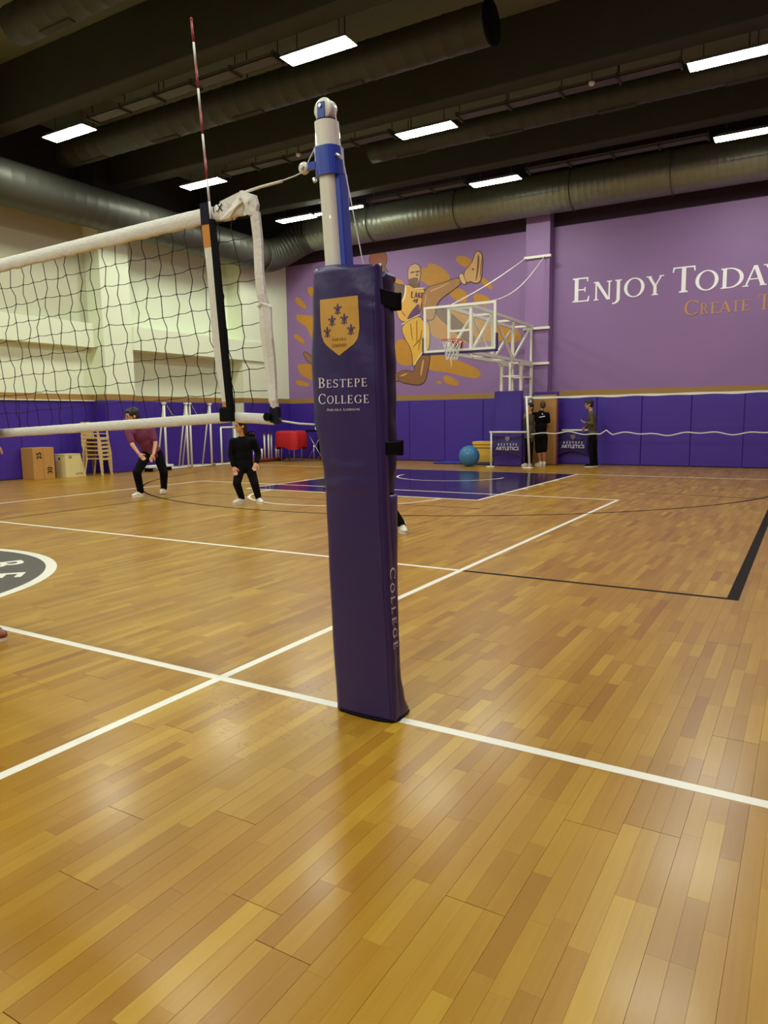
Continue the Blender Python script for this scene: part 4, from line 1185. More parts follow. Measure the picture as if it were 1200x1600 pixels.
MB().bbox(-3.80,-3.55,15.16,15.32,0.0,0.03,0.012).build('foot', WM, fp)
MB().cyl((-3.78,15.24,1.82),(-3.60,15.27,1.82),0.032,n=12).build('top_clamp', WM, fp, True)
MB().cyl((-3.78,15.24,1.77),(-3.62,15.27,1.77),0.018,n=12).build('tightener', M['steelbolt'], fp, True)

# banner stands
M['banner'] = mat('banner_cloth', (52, 34, 100), 0.7, vary=0.2, vscale=3)
M['crest'] = mat('faded_crest', (142, 120, 128), 0.7)
def banner_stand(x0, x1, y, zt, label, legs, cx0):
    t = empty('banner_stand', ((x0+x1)/2, y, 0), label, 'banner stand')
    MB().cyl((x0, y, zt), (x1, y, zt), 0.024, n=10).build('crossbar', WM, t, True)
    for lx in legs:
        MB().cyl((lx, y, 0.02), (lx, y, zt), 0.022, n=10).build('leg', WM, t, True)
        MB().bbox(lx-0.12, lx+0.1, y-0.06, y+0.06, 0, 0.03, 0.01).build('foot', WM, t)
    if not legs:
        for lx in (x0+0.1, x1-0.1): MB().cyl((lx, y, zt), (lx, YB-0.062, zt), 0.018, n=8).build('wall_bracket', WM, t, True)
    # hanging cloth
    xa, xb = cx0-0.40, cx0+0.42
    b = MB(); nx, nz = 16, 14; vs = []; fs = []
    for j in range(nz+1):
        for i in range(nx+1):
            u, v = i/nx, j/nz
            x = xa+(xb-xa)*u; top = zt-0.06-0.10*math.sin(PI*u)*0.5; bot = 0.24+0.12*math.sin(PI*u)
            z = bot+(top-bot)*v
            vs.append((x, y+0.10+0.03*math.sin(u*9+v*2)*(0.4+0.6*v)+0.02*math.cos(v*7), z))
    for j in range(nz):
        for i in range(nx): fs.append((j*(nx+1)+i, j*(nx+1)+i+1, (j+1)*(nx+1)+i+1, (j+1)*(nx+1)+i))
    cl = b.add(vs, fs).build('banner', M['banner'], t, True)
    md = cl.modifiers.new('thick', 'SOLIDIFY'); md.thickness = 0.004
    for q in (-0.38, 0.4): MB().tube([(cx0+q, y, zt-0.02), (cx0+q, y+0.06, zt-0.05), (cx0+q*0.98, y+0.10, zt-0.075)], 0.004, 5).build('tie', M['rope'], t)
    yy = y+0.062
    cr_ = MB().prism([(cx0-0.02,0.82),(cx0+0.10,0.82),(cx0+0.10,0.74),(cx0+0.04,0.68),(cx0-0.02,0.74)], lambda u, v, d: (u, yy-d, v), 0.002); cr_.build('crest', M['crest'], cl)
    R_ = Matrix.Rotation(PI/2, 4, 'X')
    sans_text('lettering', 'BESTEPE', 0.085, M['print_white'], Matrix.Translation((cx0+0.04, yy-0.001, 0.605)) @ R_, cl, 0.001, spacing=1.9)
    sans_text('lettering', 'ARTLETICS', 0.13, M['print_white'], Matrix.Translation((cx0+0.04, yy-0.001, 0.50)) @ R_, cl, 0.001)
banner_stand(-4.77, -3.75, 15.30, 0.935, 'white tube stand with purple banner, left of the net stand', (-4.72,), -4.33)
banner_stand(-3.32, -2.6, 16.95, 0.95, 'purple banner on a white wall rail beside the person in olive', (), -3.06)

# ball, box, mat
bl = empty('exercise_ball', (-5.42, 15.45, 0), 'large blue exercise ball on the floor by the purple wall', 'ball')
M['ballblue'] = mat('ball_blue', (64, 124, 172), 0.42, vary=0.05)
b = MB(); b.ell((-5.42, 15.45, 0.285), 0.285, 0.285, 0.283, nu=40, nv=28); b.build('shell', M['ballblue'], bl, True)
b = MB()
for k in range(-5, 6):
    z = 0.285+0.05*k; r = math.sqrt(max(0, 0.2865**2-(0.05*k)**2)); b.tube([(-5.42+r*math.cos(2*PI*i/40), 15.45+r*math.sin(2*PI*i/40), z) for i in range(41)], 0.0025, 4)
b.build('grip_rings', M['ballblue'], bl, True)
MB().cyl((-5.34,15.18,0.36),(-5.33,15.155,0.365),0.014,n=10).build('valve', M['print_white'], bl)
M['yellow'] = mat('yellow_plastic', (222, 178, 66), 0.45)
yb_ = empty('storage_box', (-5.35, 16.45, 0.055), 'yellow lidded storage box between the blue ball and the banner', 'box')
MB().bbox(-5.64, -5.05, 16.24, 16.72, 0.055, 0.46, 0.02).build('body', M['yellow'], yb_)
MB().bbox(-5.66, -5.03, 16.22, 16.74, 0.47, 0.55, 0.02).build('tray', M['yellow'], yb_)
MB().bbox(-5.67, -5.02, 16.21, 16.75, 0.555, 0.65, 0.02).build('lid', M['yellow'], yb_)
M['matblue'] = mat('mat_blue', (44, 50, 150), 0.5)
mt = empty('gym_mat', (-5.8, 16.4, 0), 'thin blue gym mat lying flat along the wall under the box', 'mat')
MB().bbox(-6.85, -4.95, 16.1, 17.1, 0.002, 0.05, 0.012).build('cushion', M['matblue'], mt)
MB().box(-6.86, -4.94, 16.095, 16.1, 0.02, 0.03).build('piping', M['navy'], mt)

# ================================================================== LEFT SIDE EQUIPMENT
M['plyo'] = mat('plyo_wood', (190, 140, 72), 0.5, vary=0.08, vscale=12)
M['plyoc'] = mat('cream_board', (228, 214, 150), 0.5, vary=0.04)
pb = empty('plyo_box', (-13.17, 7.86, 0), 'brown wooden jump box marked 25 and 30', 'jump box')
MB().bbox(-13.40, -12.95, 7.58, 7.84, 0.0, 0.735, 0.004).build('panel', M['plyo'], pb)
MB().bbox(-13.40, -12.95, 7.846, 8.13, 0.0, 0.735, 0.004).build('panel', M['plyo'], pb)
MB().bbox(-13.39, -12.96, 7.59, 8.12, 0.735, 0.745, 0.003).build('lid', M['plyo'], pb)
RX = Matrix.Rotation(PI/2, 4, 'Z') @ Matrix.Rotation(PI/2, 4, 'X')
sans_text('marking', '25', 0.17, M['black'], Matrix.Translation((-12.947, 7.74, 0.56)) @ Matrix.Rotation(PI/2, 4, 'X') @ RX, pb, 0.001)
sans_text('marking', '30', 0.17, M['black'], Matrix.Translation((-12.947, 8.0, 0.2)) @ Matrix.Rotation(PI/2, 4, 'X') @ RX, pb, 0.001)
pc = empty('plyo_box', (-13.1, 8.66, 0), 'cream trapezoid jump box marked 50', 'jump box')
def trap(y0, y1, t, z): return None
MB().add([(-13.28,8.38,0),(-12.9,8.38,0),(-12.9,8.95,0),(-13.28,8.95,0),(-13.28,8.38,0.545),(-12.9,8.38,0.545),(-12.9,8.81,0.545),(-13.28,8.81,0.545)],
         [(3,2,1,0),(4,5,6,7),(0,1,5,4),(1,2,6,5),(2,3,7,6),(3,0,4,7)]).build('body', M['plyoc'], pc)
MB().bbox(-13.29,-12.892,8.372,8.82,0.545,0.56,0.004).build('lid', M['plyoc'], pc)
MB().cyl((-13.12,8.381,0.45),(-13.12,8.374,0.45),0.03,n=14).build('hand_hole', M['black'], pc)
sans_text('marking', '50', 0.085, M['black'], Matrix.Translation((-12.897, 8.52, 0.48)) @ RX, pc, 0.001)
sans_text('marking', 'ACTIVE', 0.06, M['print_brown'], Matrix.Translation((-12.897, 8.75, 0.07)) @ RX, pc, 0.001)
# stack of plastic chairs, backs towards the wall
M['chair'] = mat('beige_plastic', (212, 184, 128), 0.45)
CHX, CHY = -12.78, 9.22
def chair():
    t = empty('plastic_chair', (CHX, CHY, 0), None, 'chair', 'stacked plastic chairs')
    x, y = CHX, CHY
    b = MB().bbox(x-0.2, x+0.21, y-0.2, y+0.2, 0.405, 0.43, 0.01); b.build('seat', M['chair'], t)
    MB().bar((x+0.2,y-0.21,0.40),(x+0.2,y+0.21,0.40),0.02,0.04).build('seat_rail', M['chair'], t)
    for sx in (-1, 1):
        for sy in (-1, 1):
            MB().bar((x+sx*0.18, y+sy*0.19, 0.42), (x+sx*0.23+(-0.03 if sx < 0 else 0), y+sy*0.22, 0.0), 0.045, 0.04).build('leg', M['chair'], t)
    bk = MB()
    for sy in (-1, 1): bk.bar((x-0.19, y+sy*0.18, 0.42), (x-0.28, y+sy*0.19, 0.80), 0.03, 0.05, up=(1,0,0))
    bk.bar((x-0.28, y-0.2, 0.80), (x-0.28, y+0.2, 0.80), 0.03, 0.06)
    for k in range(5): yy = y-0.12+0.06*k; bk.bar((x-0.195, yy, 0.44), (x-0.275, yy, 0.78), 0.008, 0.035, up=(0,1,0))
    bk.build('backrest', M['chair'], t)
    for sy in (-1, 1):
        ar = MB()
        ar.bar((x-0.24, y+sy*0.2, 0.64), (x+0.17, y+sy*0.225, 0.63), 0.045, 0.02)
        ar.bar((x+0.16, y+sy*0.225, 0.63), (x+0.19, y+sy*0.205, 0.42), 0.04, 0.02, up=(0,1,0))
        ar.build('arm', M['chair'], t)
    return t
ch0 = chair()
chn = ['lowest', 'second lowest', 'third lowest', 'third from the top', 'second from the top', 'topmost']
for k in range(6):
    c_ = ch0 if k == 0 else copy_tree(ch0)
    c_.location = (CHX, CHY, 0.1*k)
    c_.rotation_euler.z = math.radians(22)
    c_['label'] = 'beige plastic armchair, %s chair in the stack by the wall' % chn[k]

# white goal frames along the side wall
def goal(name, y0, y1, x, zt, lean, label):
    t = empty(name, (x, (y0+y1)/2, 0), label, 'goal')
    for yy in (y0, y1):
        MB().cyl((x, yy, 0.03), (x, yy, zt), 0.03, n=10).build('upright', WM, t, True)
        MB().cyl((x-0.05, yy+0.02, zt-0.05), (x-lean, yy+0.04, 0.04), 0.022, n=8).build('stay', WM, t, True)
        MB().cyl((x, yy, 0.03), (x-lean, yy+0.04, 0.03), 0.024, n=8).build('base_bar', WM, t, True)
        MB().bbox(x-0.05, x+0.05, yy-0.05, yy+0.05, zt-0.02, zt+0.03, 0.01).build('corner_cap', WM, t)
    MB().cyl((x-lean, y0, 0.03), (x-lean, y1, 0.03), 0.022, n=8).build('base_bar', WM, t, True)
    MB().cyl((x, y0, 0.03), (x, y1, 0.03), 0.022, n=8).build('base_bar', WM, t, True)
    nb = MB()
    for k in range(9):
        a = k/8
        nb.tube([(x, y0+(y1-y0)*a, zt), (x-0.08, y0+(y1-y0)*a+0.03, zt-0.22), (x-lean*0.6, y0+(y1-y0)*a, zt-0.5)], 0.005, 4)
    for k in range(4):
        nb.tube([(x-lean*0.15*k, y0+(y1-y0)*i/8, zt-0.13*k-0.02*math.sin(PI*i/8)) for i in range(9)], 0.005, 4)
    tag(nb.build('goal_net', M['cord'], t), kind='stuff')
    MB().tube([(x-0.02, y0+0.12, zt-0.05), (x-0.1, y0+0.45*(y1-y0), zt-0.28), (x-0.12, y1-0.05, zt-0.48)], 0.009, 5).build('white_cord', M['rope'], t)
    return t
goal('goal_frame', 11.25, 12.05, -12.55, 1.80, 0.42, 'tall white goal frame behind the player in maroon')
goal('goal_frame', 12.18, 12.98, -12.55, 1.80, 0.42, 'tall white goal frame between the two players')
mg = empty('small_frame', (-12.5, 13.6, 0), 'small white tube frame behind the player in black', 'goal')
for yy in (13.35, 13.95): MB().cyl((-12.5, yy, 0.02), (-12.5, yy, 1.12), 0.026, n=8).build('upright', WM, mg, True)
MB().cyl((-12.5, 13.35, 1.12), (-12.5, 14.35, 1.12), 0.026, n=8).build('crossbar', WM, mg, True)
MB().cyl((-12.5, 13.1, 0.03), (-12.5, 14.3, 0.03), 0.024, n=8).build('base_bar', WM, mg, True)
for yy in (13.35, 13.95): MB().cyl((-12.5, yy, 0.03), (-12.85, yy, 0.03), 0.024, n=8).build('base_bar', WM, mg, True)
bn = empty('floor_bench', (-12.5, 10.9, 0), 'low white slatted bench behind the knees of the player in maroon', 'bench')
for k in range(2): MB().bbox(-12.62+0.16*k, -12.50+0.16*k, 10.45, 11.3, 0.10, 0.16, 0.008).build('slat', M['tape'], bn)
for yy in (10.55, 11.2): MB().bbox(-12.62, -12.34, yy-0.03, yy+0.03, 0.0, 0.10, 0.008).build('foot', M['black'], bn)
sh = empty('shuttlecock', (-12.4, 10.15, 0), 'tiny pale yellow shuttlecock on the floor left of the maroon player', 'shuttlecock')
MB().lathe([(0.0,0.0),(0.04,0.0),(0.075,0.14),(0.07,0.14),(0.03,0.01)], (-12.4,10.15,0.0), 14).build('skirt', M['plyoc'], sh, True)
MB().ell((-12.4,10.15,0.15),0.04,0.04,0.035).build('cork', M['plyoc'], sh, True)

# equipment against the corner of the hall
M['redcloth'] = mat('red_cloth', (188, 22, 30), 0.7, vary=0.15, vscale=6)
M['redbase'] = mat('red_base', (128, 36, 36), 0.6)
rk = empty('pole_rack', (-12.45, 15.6, 0), 'rack of short white poles on a dark red base', 'rack')
MB().bbox(-12.62, -12.28, 14.75, 16.1, 0.03, 0.10, 0.01).build('base', M['redbase'], rk)
for yy in (14.85, 16.0): MB().bbox(-12.55, -12.35, yy-0.04, yy+0.04, 0.0, 0.03, 0.006).build('foot', M['black'], rk)
for i, (yy, h) in enumerate(((14.9,0.42),(15.08,0.42),(15.26,0.88),(15.42,0.88),(15.6,0.88),(15.8,0.5),(15.95,0.5))):
    MB().cyl((-12.45+0.03*(i % 2), yy, 0.10), (-12.45+0.03*(i % 2), yy, h), 0.03, n=8).build('pole', WM, rk, True)
MB().bar((-12.44, 15.2, 0.89), (-12.44, 15.66, 0.89), 0.1, 0.03).build('top_plate', M['redbase'], rk)
rt = empty('covered_stool', (-11.75, 15.75, 0), 'stool with metal legs under a bright red cloth', 'stool')
b = MB(); vs = []; fs = []; ring_ = []
nseg = 32
def rrp(a, r): return (-11.75 + r*0.40*max(-1, min(1, 1.25*math.cos(a))), 15.75 + r*0.34*max(-1, min(1, 1.25*math.sin(a))))
for j, (r, z) in enumerate(((0.0, 0.97), (0.7, 0.975), (0.98, 0.96), (1.06, 0.9), (1.08, 0.7), (1.1, 0.5), (1.06, 0.42))):
    for i in range(nseg):
        a = 2*PI*i/nseg; q = rrp(a, r*(1+(0.03*math.sin(a*9) if j > 3 else 0)))
        vs.append((q[0], q[1], z + (0.05*math.sin(a*3+1) if j == 6 else 0)))
for j in range(6):
    for i in range(nseg): fs.append((j*nseg+i, j*nseg+(i+1) % nseg, (j+1)*nseg+(i+1) % nseg, (j+1)*nseg+i))
b.add(vs, fs).build('cloth', M['redcloth'], rt, True)
MB().bbox(-12.05, -11.45, 15.5, 16.0, 0.88, 0.94, 0.01).build('seat', M['black'], rt)
for sx in (-0.26, 0.26):
    for sy in (-0.2, 0.2): MB().cyl((-11.75+sx, 15.75+sy, 0), (-11.75+sx*0.9, 15.75+sy*0.9, 0.88), 0.018, n=8).build('leg', M['steelbolt'], rt, True)
ft = empty('folding_table', (-11.0, 16.4, 0), 'black folding table with crossed legs beside the red cloth', 'table')
MB().bbox(-11.42, -10.2, 16.05, 16.75, 0.93, 0.99, 0.01).build('top', M['black'], ft)
MB().bbox(-11.40, -10.22, 16.71, 16.74, 0.08, 0.93, 0.004).build('modesty_panel', M['black'], ft)
for yy in (16.1, 16.65):
    for a, b_ in ((-11.38, -10.75), (-10.75, -11.38), (-11.0, -10.3), (-10.3, -11.0)):
        MB().cyl((a, yy, 0.02), (b_, yy, 0.93), 0.015, n=8).build('crossed_leg', M['steelbolt'], ft, True)
MB().cyl((-11.12, 16.1, 0.0), (-11.12, 16.1, 0.5), 0.015, n=8).build('leg', M['steelbolt'], ft, True)
wb_ = empty('white_carton', (-10.95, 16.2, 0.99), 'small white carton on the black folding table', 'box')
MB().bbox(-11.08, -10.86, 16.12, 16.3, 0.99, 1.07, 0.005).build('carton_body', WM, wb_)
MB().bbox(-11.085, -10.855, 16.115, 16.305, 1.07, 1.085, 0.003).build('lid', WM, wb_)
cs = empty('equipment_case', (-12.5, 14.55, 0), 'black equipment case behind the player in black', 'case')
MB().bbox(-12.72, -12.36, 14.35, 14.72, 0.42, 0.98, 0.02).build('body', M['black'], cs)
for yy in (14.4, 14.66):
    for xx in (-12.68, -12.4): MB().cyl((xx, yy, 0), (xx, yy, 0.42), 0.015, n=8).build('leg', M['steelbolt'], cs, True)
MB().tube([(-12.36,14.45,0.9),(-12.32,14.45,0.93),(-12.32,14.62,0.93),(-12.36,14.62,0.9)],0.01,6).build('handle', M['steelbolt'], cs)

# ================================================================== PEOPLE
def remesh(mb, name, m, parent, voxel, smooth_it=3):
    me = bpy.data.meshes.new('tmp'); me.from_pydata(mb.v, [], mb.f); me.update()
    o = bpy.data.objects.new('tmp', me); col.objects.link(o)
    r = o.modifiers.new('r', 'REMESH'); r.mode = 'VOXEL'; r.voxel_size = voxel
    s = o.modifiers.new('s', 'SMOOTH'); s.factor = 0.5; s.iterations = smooth_it
    dg = bpy.context.evaluated_depsgraph_get()
    out = bpy.data.meshes.new_from_object(o.evaluated_get(dg)); out.name = name
    bpy.data.objects.remove(o)
    out.materials.clear(); out.materials.append(m)
    out.polygons.foreach_set('use_smooth', [True]*len(out.polygons))
    q = bpy.data.objects.new(name, out); col.objects.link(q)
    if parent:
        q.parent = parent; q.matrix_parent_inverse = MW(parent).inverted()
    return q
def cap(mb, p0, p1, r0, r1, n=12):
    """tapered capsule as a chain of overlapping balls and a cone"""
    p0 = Vector(p0); p1 = Vector(p1)
    mb.cyl(p0, p1, r0, r1, n=n)
    mb.ell(p0, r0, r0, r0, nu=n, nv=8); mb.ell(p1, r1, r1, r1, nu=n, nv=8)
SKIN = mat('skin', (206, 150, 112), 0.5, vary=0.05, vscale=30)
SKIN_D = mat('skin_tanned', (176, 122, 86), 0.5, vary=0.05, vscale=30)
EYE = mat('eye_dark', (28, 20, 18), 0.3)
LIP = mat('lips', (160, 88, 76), 0.5)
def person(J, face, label, shirt, trousers, shoe, hair, sleeve='short', shorts=False, hs=1.0, bs=1.0, skin=None, hairlong=False, bald=False, extra=None):
    skin = skin or SKIN
    J = {k: Vector(v) for k, v in J.items()}
    base = (J['anR']+J['anL'])/2
    t = empty('person', (base.x, base.y, 0), label, 'person')
    f = Vector(face).normalized(); up = (J['head']-J['neck']).normalized()
    u = (up*0.5 + Vector((0,0,1))*0.5).normalized(); f = (f - u*f.dot(u)).normalized(); l = u.cross(f)
    H = J['head']
    fr = (f, l, u)
    # torso frame
    ta = (J['neck']-J['pelvis']).normalized(); sl = (J['shL']-J['shR']).normalized(); tf = sl.cross(ta).normalized(); sl = ta.cross(tf).normalized()
    tfr = (tf, sl, ta)
    def torso(b, e):
        mid = J['chest'].lerp(J['pelvis'], 0.5)
        b.ell(J['chest'], (0.108+e)*bs, (0.152+e)*bs, (0.17+e)*bs, tfr)
        b.ell(mid, (0.1+e)*bs, (0.138+e)*bs, (0.2+e)*bs, tfr)
        b.ell(J['pelvis'], (0.108+e)*bs, (0.15+e)*bs, (0.125+e)*bs, tfr)
        cap(b, J['shR'], J['shL'], (0.056+e)*bs, (0.056+e)*bs)
        cap(b, J['neck']-ta*0.05, J['chest'], (0.075+e)*bs, (0.1+e)*bs)
    body = MB()
    body.ell(H+u*0.018*hs, 0.094*hs, 0.074*hs, 0.102*hs, fr, 18, 12)
    body.ell(H+f*0.026*hs-u*0.052*hs, 0.062*hs, 0.054*hs, 0.062*hs, fr)
    cap(body, H+f*0.086*hs+u*0.012*hs, H+f*0.104*hs-u*0.022*hs, 0.011*hs, 0.015*hs, 8)
    body.ell(H+f*0.082*hs+u*0.026*hs, 0.016*hs, 0.05*hs, 0.01*hs, fr)
    body.ell(H+f*0.080*hs-u*0.056*hs, 0.014*hs, 0.024*hs, 0.014*hs, fr)
    body.ell(H+f*0.07*hs-u*0.095*hs, 0.02*hs, 0.024*hs, 0.018*hs, fr)
    for s in (-1, 1): body.ell(H+l*s*0.077*hs-f*0.008*hs-u*0.006*hs, 0.022*hs, 0.012*hs, 0.032*hs, fr)
    cap(body, J['neck']-u*0.04, H-u*0.05*hs-f*0.012, 0.054*hs, 0.05*hs)
    torso(body, 0.0)
    for s in ('R', 'L'):
        sh_, el_, wr_, ha = J['sh'+s], J['el'+s], J['wr'+s], J['ha'+s]
        cap(body, sh_, el_, 0.048*bs, 0.039*bs); cap(body, el_, wr_, 0.039*bs, 0.027*bs)
        d = (ha-wr_).normalized(); side = d.cross(tf)
        side = side.normalized() if side.length > 0.1 else sl
        nrm = side.cross(d).normalized()
        pc_ = wr_ + d*0.05
        body.ell(pc_, 0.022, 0.04, 0.052, (nrm, side, d), 10, 8)
        for k, (o_, L_) in enumerate(((-0.03, 0.062), (-0.0105, 0.075), (0.0105, 0.07), (0.03, 0.055))):
            r0 = wr_ + d*0.085 + side*o_; r1 = r0 + d*L_*0.55 + nrm*0.006; r2 = r1 + d*L_*0.4 + nrm*0.02
            cap(body, r0, r1, 0.0095, 0.009, 6); cap(body, r1, r2, 0.009, 0.0075, 6)
        th0 = wr_ + d*0.03 - side*0.03; th1 = th0 + d*0.035 - side*0.026 + nrm*0.01; th2 = th1 + d*0.03 - side*0.006 + nrm*0.012
        cap(body, th0, th1, 0.013, 0.011, 6); cap(body, th1, th2, 0.011, 0.009, 6)
        cap(body, J['hip'+s], J['kn'+s], 0.08*bs, 0.056*bs); cap(body, J['kn'+s], J['an'+s], 0.055*bs, 0.038*bs)
        cap(body, J['kn'+s].lerp(J['an'+s], 0.12), J['kn'+s].lerp(J['an'+s], 0.5), 0.056*bs, 0.046*bs)
        fd = Vector((J['to'+s].x-J['an'+s].x, J['to'+s].y-J['an'+s].y, 0)); fd = fd.normalized() if fd.length > 0.02 else f
        cap(body, J['an'+s]-Vector((0,0,0.02)), J['an'+s]+fd*0.1-Vector((0,0,0.045)), 0.034, 0.02)
    remesh(body, 'body', skin, t, 0.0085, 2)
    # shirt
    b = MB(); torso(b, 0.016)
    cap(b, J['chest'].lerp(J['pelvis'], 0.9), J['pelvis']-ta*0.03, 0.125*bs, 0.13*bs)
    for s in ('R', 'L'):
        sh_, el_, wr_ = J['sh'+s], J['el'+s], J['wr'+s]
        if sleeve == 'short': cap(b, sh_, sh_.lerp(el_, 0.7), 0.066*bs, 0.062*bs)
        else: cap(b, sh_, el_, 0.066*bs, 0.056*bs); cap(b, el_, el_.lerp(wr_, 0.93), 0.056*bs, 0.042*bs)
    remesh(b, 'shirt', shirt, t, 0.014, 3)
    # trousers
    b = MB()
    b.ell(J['pelvis']-ta*0.02, 0.127*bs, 0.168*bs, 0.12*bs, tfr)
    for s in ('R', 'L'):
        hp, kn_, an_ = J['hip'+s], J['kn'+s], J['an'+s]
        if shorts: cap(b, hp, hp.lerp(kn_, 0.92), 0.1*bs, 0.092*bs)
        else: cap(b, hp, kn_, 0.097*bs, 0.076*bs); cap(b, kn_, an_, 0.076*bs, 0.058*bs)
    remesh(b, 'trousers' if not shorts else 'shorts', trousers, t, 0.014, 3)
    # shoes
    for s in ('R', 'L'):
        an_, to_ = J['an'+s], J['to'+s]
        d = Vector((to_.x-an_.x, to_.y-an_.y, 0)); d = d.normalized() if d.length > 0.02 else f
        sd = Vector((0,0,1)).cross(d)
        z0 = max(0.0, an_.z-0.085)
        a = Vector((an_.x, an_.y, z0))
        b = MB(); fr2 = (d, sd, Vector((0,0,1)))
        b.ell(a+d*0.0+Vector((0,0,0.055)), 0.062, 0.045, 0.058, fr2); b.ell(a+d*0.07+Vector((0,0,0.046)), 0.09, 0.046, 0.042, fr2); b.ell(a+d*0.135+Vector((0,0,0.036)), 0.062, 0.046, 0.032, fr2)
        cap(b, a+Vector((0,0,0.05)), a+Vector((0,0,0.10)), 0.046, 0.05)
        for v in range(len(b.v)):
            if b.v[v][2] < z0+0.004: b.v[v] = (b.v[v][0], b.v[v][1], z0+0.004)
        so = remesh(b, 'shoe', shoe, t, 0.01, 2)
        pr = []
        for i in range(20):
            q = 2*PI*i/20; pr.append((0.065+0.125*math.cos(q), 0.046*math.sin(q)*(1.0+0.1*math.cos(q))))
        bb_ = MB(); bb_.add([a+d*x+sd*y+Vector((0,0,0.001)) for x, y in pr]+[a+d*x+sd*y+Vector((0,0,0.022)) for x, y in pr], [tuple(range(19,-1,-1)), tuple(range(20,40))]+[(i,(i+1) % 20,20+(i+1) % 20,20+i) for i in range(20)])
        bb_.build('sole', M['line'], so)
    # hair
    b = MB()
    if bald:
        b.ell(H-f*0.012*hs+u*0.02*hs, 0.092*hs, 0.077*hs, 0.098*hs, fr)
        b.ell(H-f*0.045*hs-u*0.02*hs, 0.055*hs, 0.07*hs, 0.07*hs, fr)
    else:
        b.ell(H-f*0.02*hs+u*0.045*hs, 0.1*hs, 0.086*hs, 0.092*hs, fr)
        b.ell(H-f*0.045*hs+u*0.0*hs, 0.068*hs, 0.084*hs, 0.095*hs, fr)
        b.ell(H+f*0.06*hs+u*0.09*hs, 0.05*hs, 0.066*hs, 0.03*hs, fr)
        for s in (-1, 1): b.ell(H+f*0.01*hs+l*s*0.07*hs+u*0.05*hs, 0.055*hs, 0.02*hs, 0.05*hs, fr)
        if hairlong: b.ell(H-f*0.06*hs-u*0.07*hs, 0.05*hs, 0.075*hs, 0.10*hs, fr)
    remesh(b, 'hair', hair, t, 0.01, 2)
    for s in (-1, 1):
        MB().ell(H+f*0.087*hs+l*s*0.032*hs+u*0.008*hs, 0.009*hs, 0.014*hs, 0.007*hs, fr, 10, 6).build('eye', EYE, t, True)
        MB().ell(H+f*0.09*hs+l*s*0.033*hs+u*0.03*hs, 0.008*hs, 0.02*hs, 0.005*hs, fr, 10, 6).build('eyebrow', hair, t, True)
    MB().ell(H+f*0.091*hs-u*0.056*hs, 0.006*hs, 0.022*hs, 0.007*hs, fr, 10, 6).build('mouth', LIP, t, True)
    return t
J1 = dict(head=(-7.598, 5.975, 1.423), neck=(-7.601, 6.048, 1.245), chest=(-7.603, 6.165, 1.086), pelvis=(-7.589, 6.363, 0.772), shR=(-7.673, 5.935, 1.136), elR=(-7.563, 5.909, 0.927), wrR=(-7.422, 5.917, 0.773), haR=(-7.354, 5.949, 0.695), shL=(-7.493, 6.29, 1.173), elL=(-7.398, 6.276, 0.937), wrL=(-7.292, 6.125, 0.754), haL=(-7.293, 6.063, 0.668), hipR=(-7.625, 6.261, 0.731), knR=(-7.561, 5.971, 0.443), anR=(-7.653, 6.109, 0.085), toR=(-7.655, 5.91, 0.03), hipL=(-7.555, 6.462, 0.722), knL=(-7.395, 6.43, 0.416), anL=(-7.663, 6.656, 0.1), toL=(-7.592, 6.54, 0.03))
J2 = dict(head=(-5.166, 6.013, 1.245), neck=(-5.195, 6.067, 1.072), chest=(-5.184, 6.076, 0.92), pelvis=(-5.177, 6.083, 0.625), shR=(-5.303, 5.973, 0.994), elR=(-5.345, 5.963, 0.781), wrR=(-5.252, 5.911, 0.603), haR=(-5.226, 5.907, 0.533), shL=(-5.061, 6.184, 0.998), elL=(-5.025, 6.255, 0.802), wrL=(-4.993, 6.163, 0.654), haL=(-4.992, 6.111, 0.576), hipR=(-5.224, 6.042, 0.595), knR=(-5.209, 5.922, 0.339), anR=(-5.222, 6.044, 0.085), toR=(-5.234, 5.874, 0.03), hipL=(-5.118, 6.135, 0.592), knL=(-4.999, 6.106, 0.321), anL=(-5.011, 6.201, 0.085), toL=(-4.872, 6.11, 0.03))
J3 = dict(head=(-1.876, 4.275, 1.361), neck=(-1.91, 4.335, 1.143), chest=(-1.916, 4.366, 0.958), pelvis=(-1.857, 4.401, 0.608), shR=(-2.082, 4.271, 1.056), elR=(-2.129, 4.266, 0.818), wrR=(-1.967, 4.164, 0.653), haR=(-1.902, 4.144, 0.591), shL=(-1.749, 4.464, 1.051), elL=(-1.71, 4.509, 0.813), wrL=(-1.688, 4.325, 0.649), haL=(-1.707, 4.257, 0.588), hipR=(-1.935, 4.356, 0.571), knR=(-1.938, 4.215, 0.302), anR=(-1.975, 4.333, 0.085), toR=(-1.939, 4.18, 0.03), hipL=(-1.774, 4.449, 0.569), knL=(-1.575, 4.472, 0.314), anL=(-1.512, 4.659, 0.085), toL=(-1.413, 4.543, 0.03))
J4 = dict(head=(-3.649, 16.275, 1.632), neck=(-3.672, 16.246, 1.463), chest=(-3.685, 16.242, 1.275), pelvis=(-3.679, 16.244, 0.831), shR=(-3.528, 16.294, 1.376), elR=(-3.507, 16.353, 1.119), wrR=(-3.608, 16.457, 0.946), haR=(-3.652, 16.484, 0.876), shL=(-3.855, 16.238, 1.38), elL=(-4.007, 16.346, 1.313), wrL=(-4.084, 16.51, 1.435), haL=(-4.098, 16.548, 1.504), hipR=(-3.598, 16.27, 0.796), knR=(-3.594, 16.251, 0.419), anR=(-3.587, 16.274, 0.085), toR=(-3.671, 16.373, 0.03), hipL=(-3.748, 16.242, 0.796), knL=(-3.72, 16.23, 0.401), anL=(-3.683, 16.242, 0.085), toL=(-3.827, 16.3, 0.03))
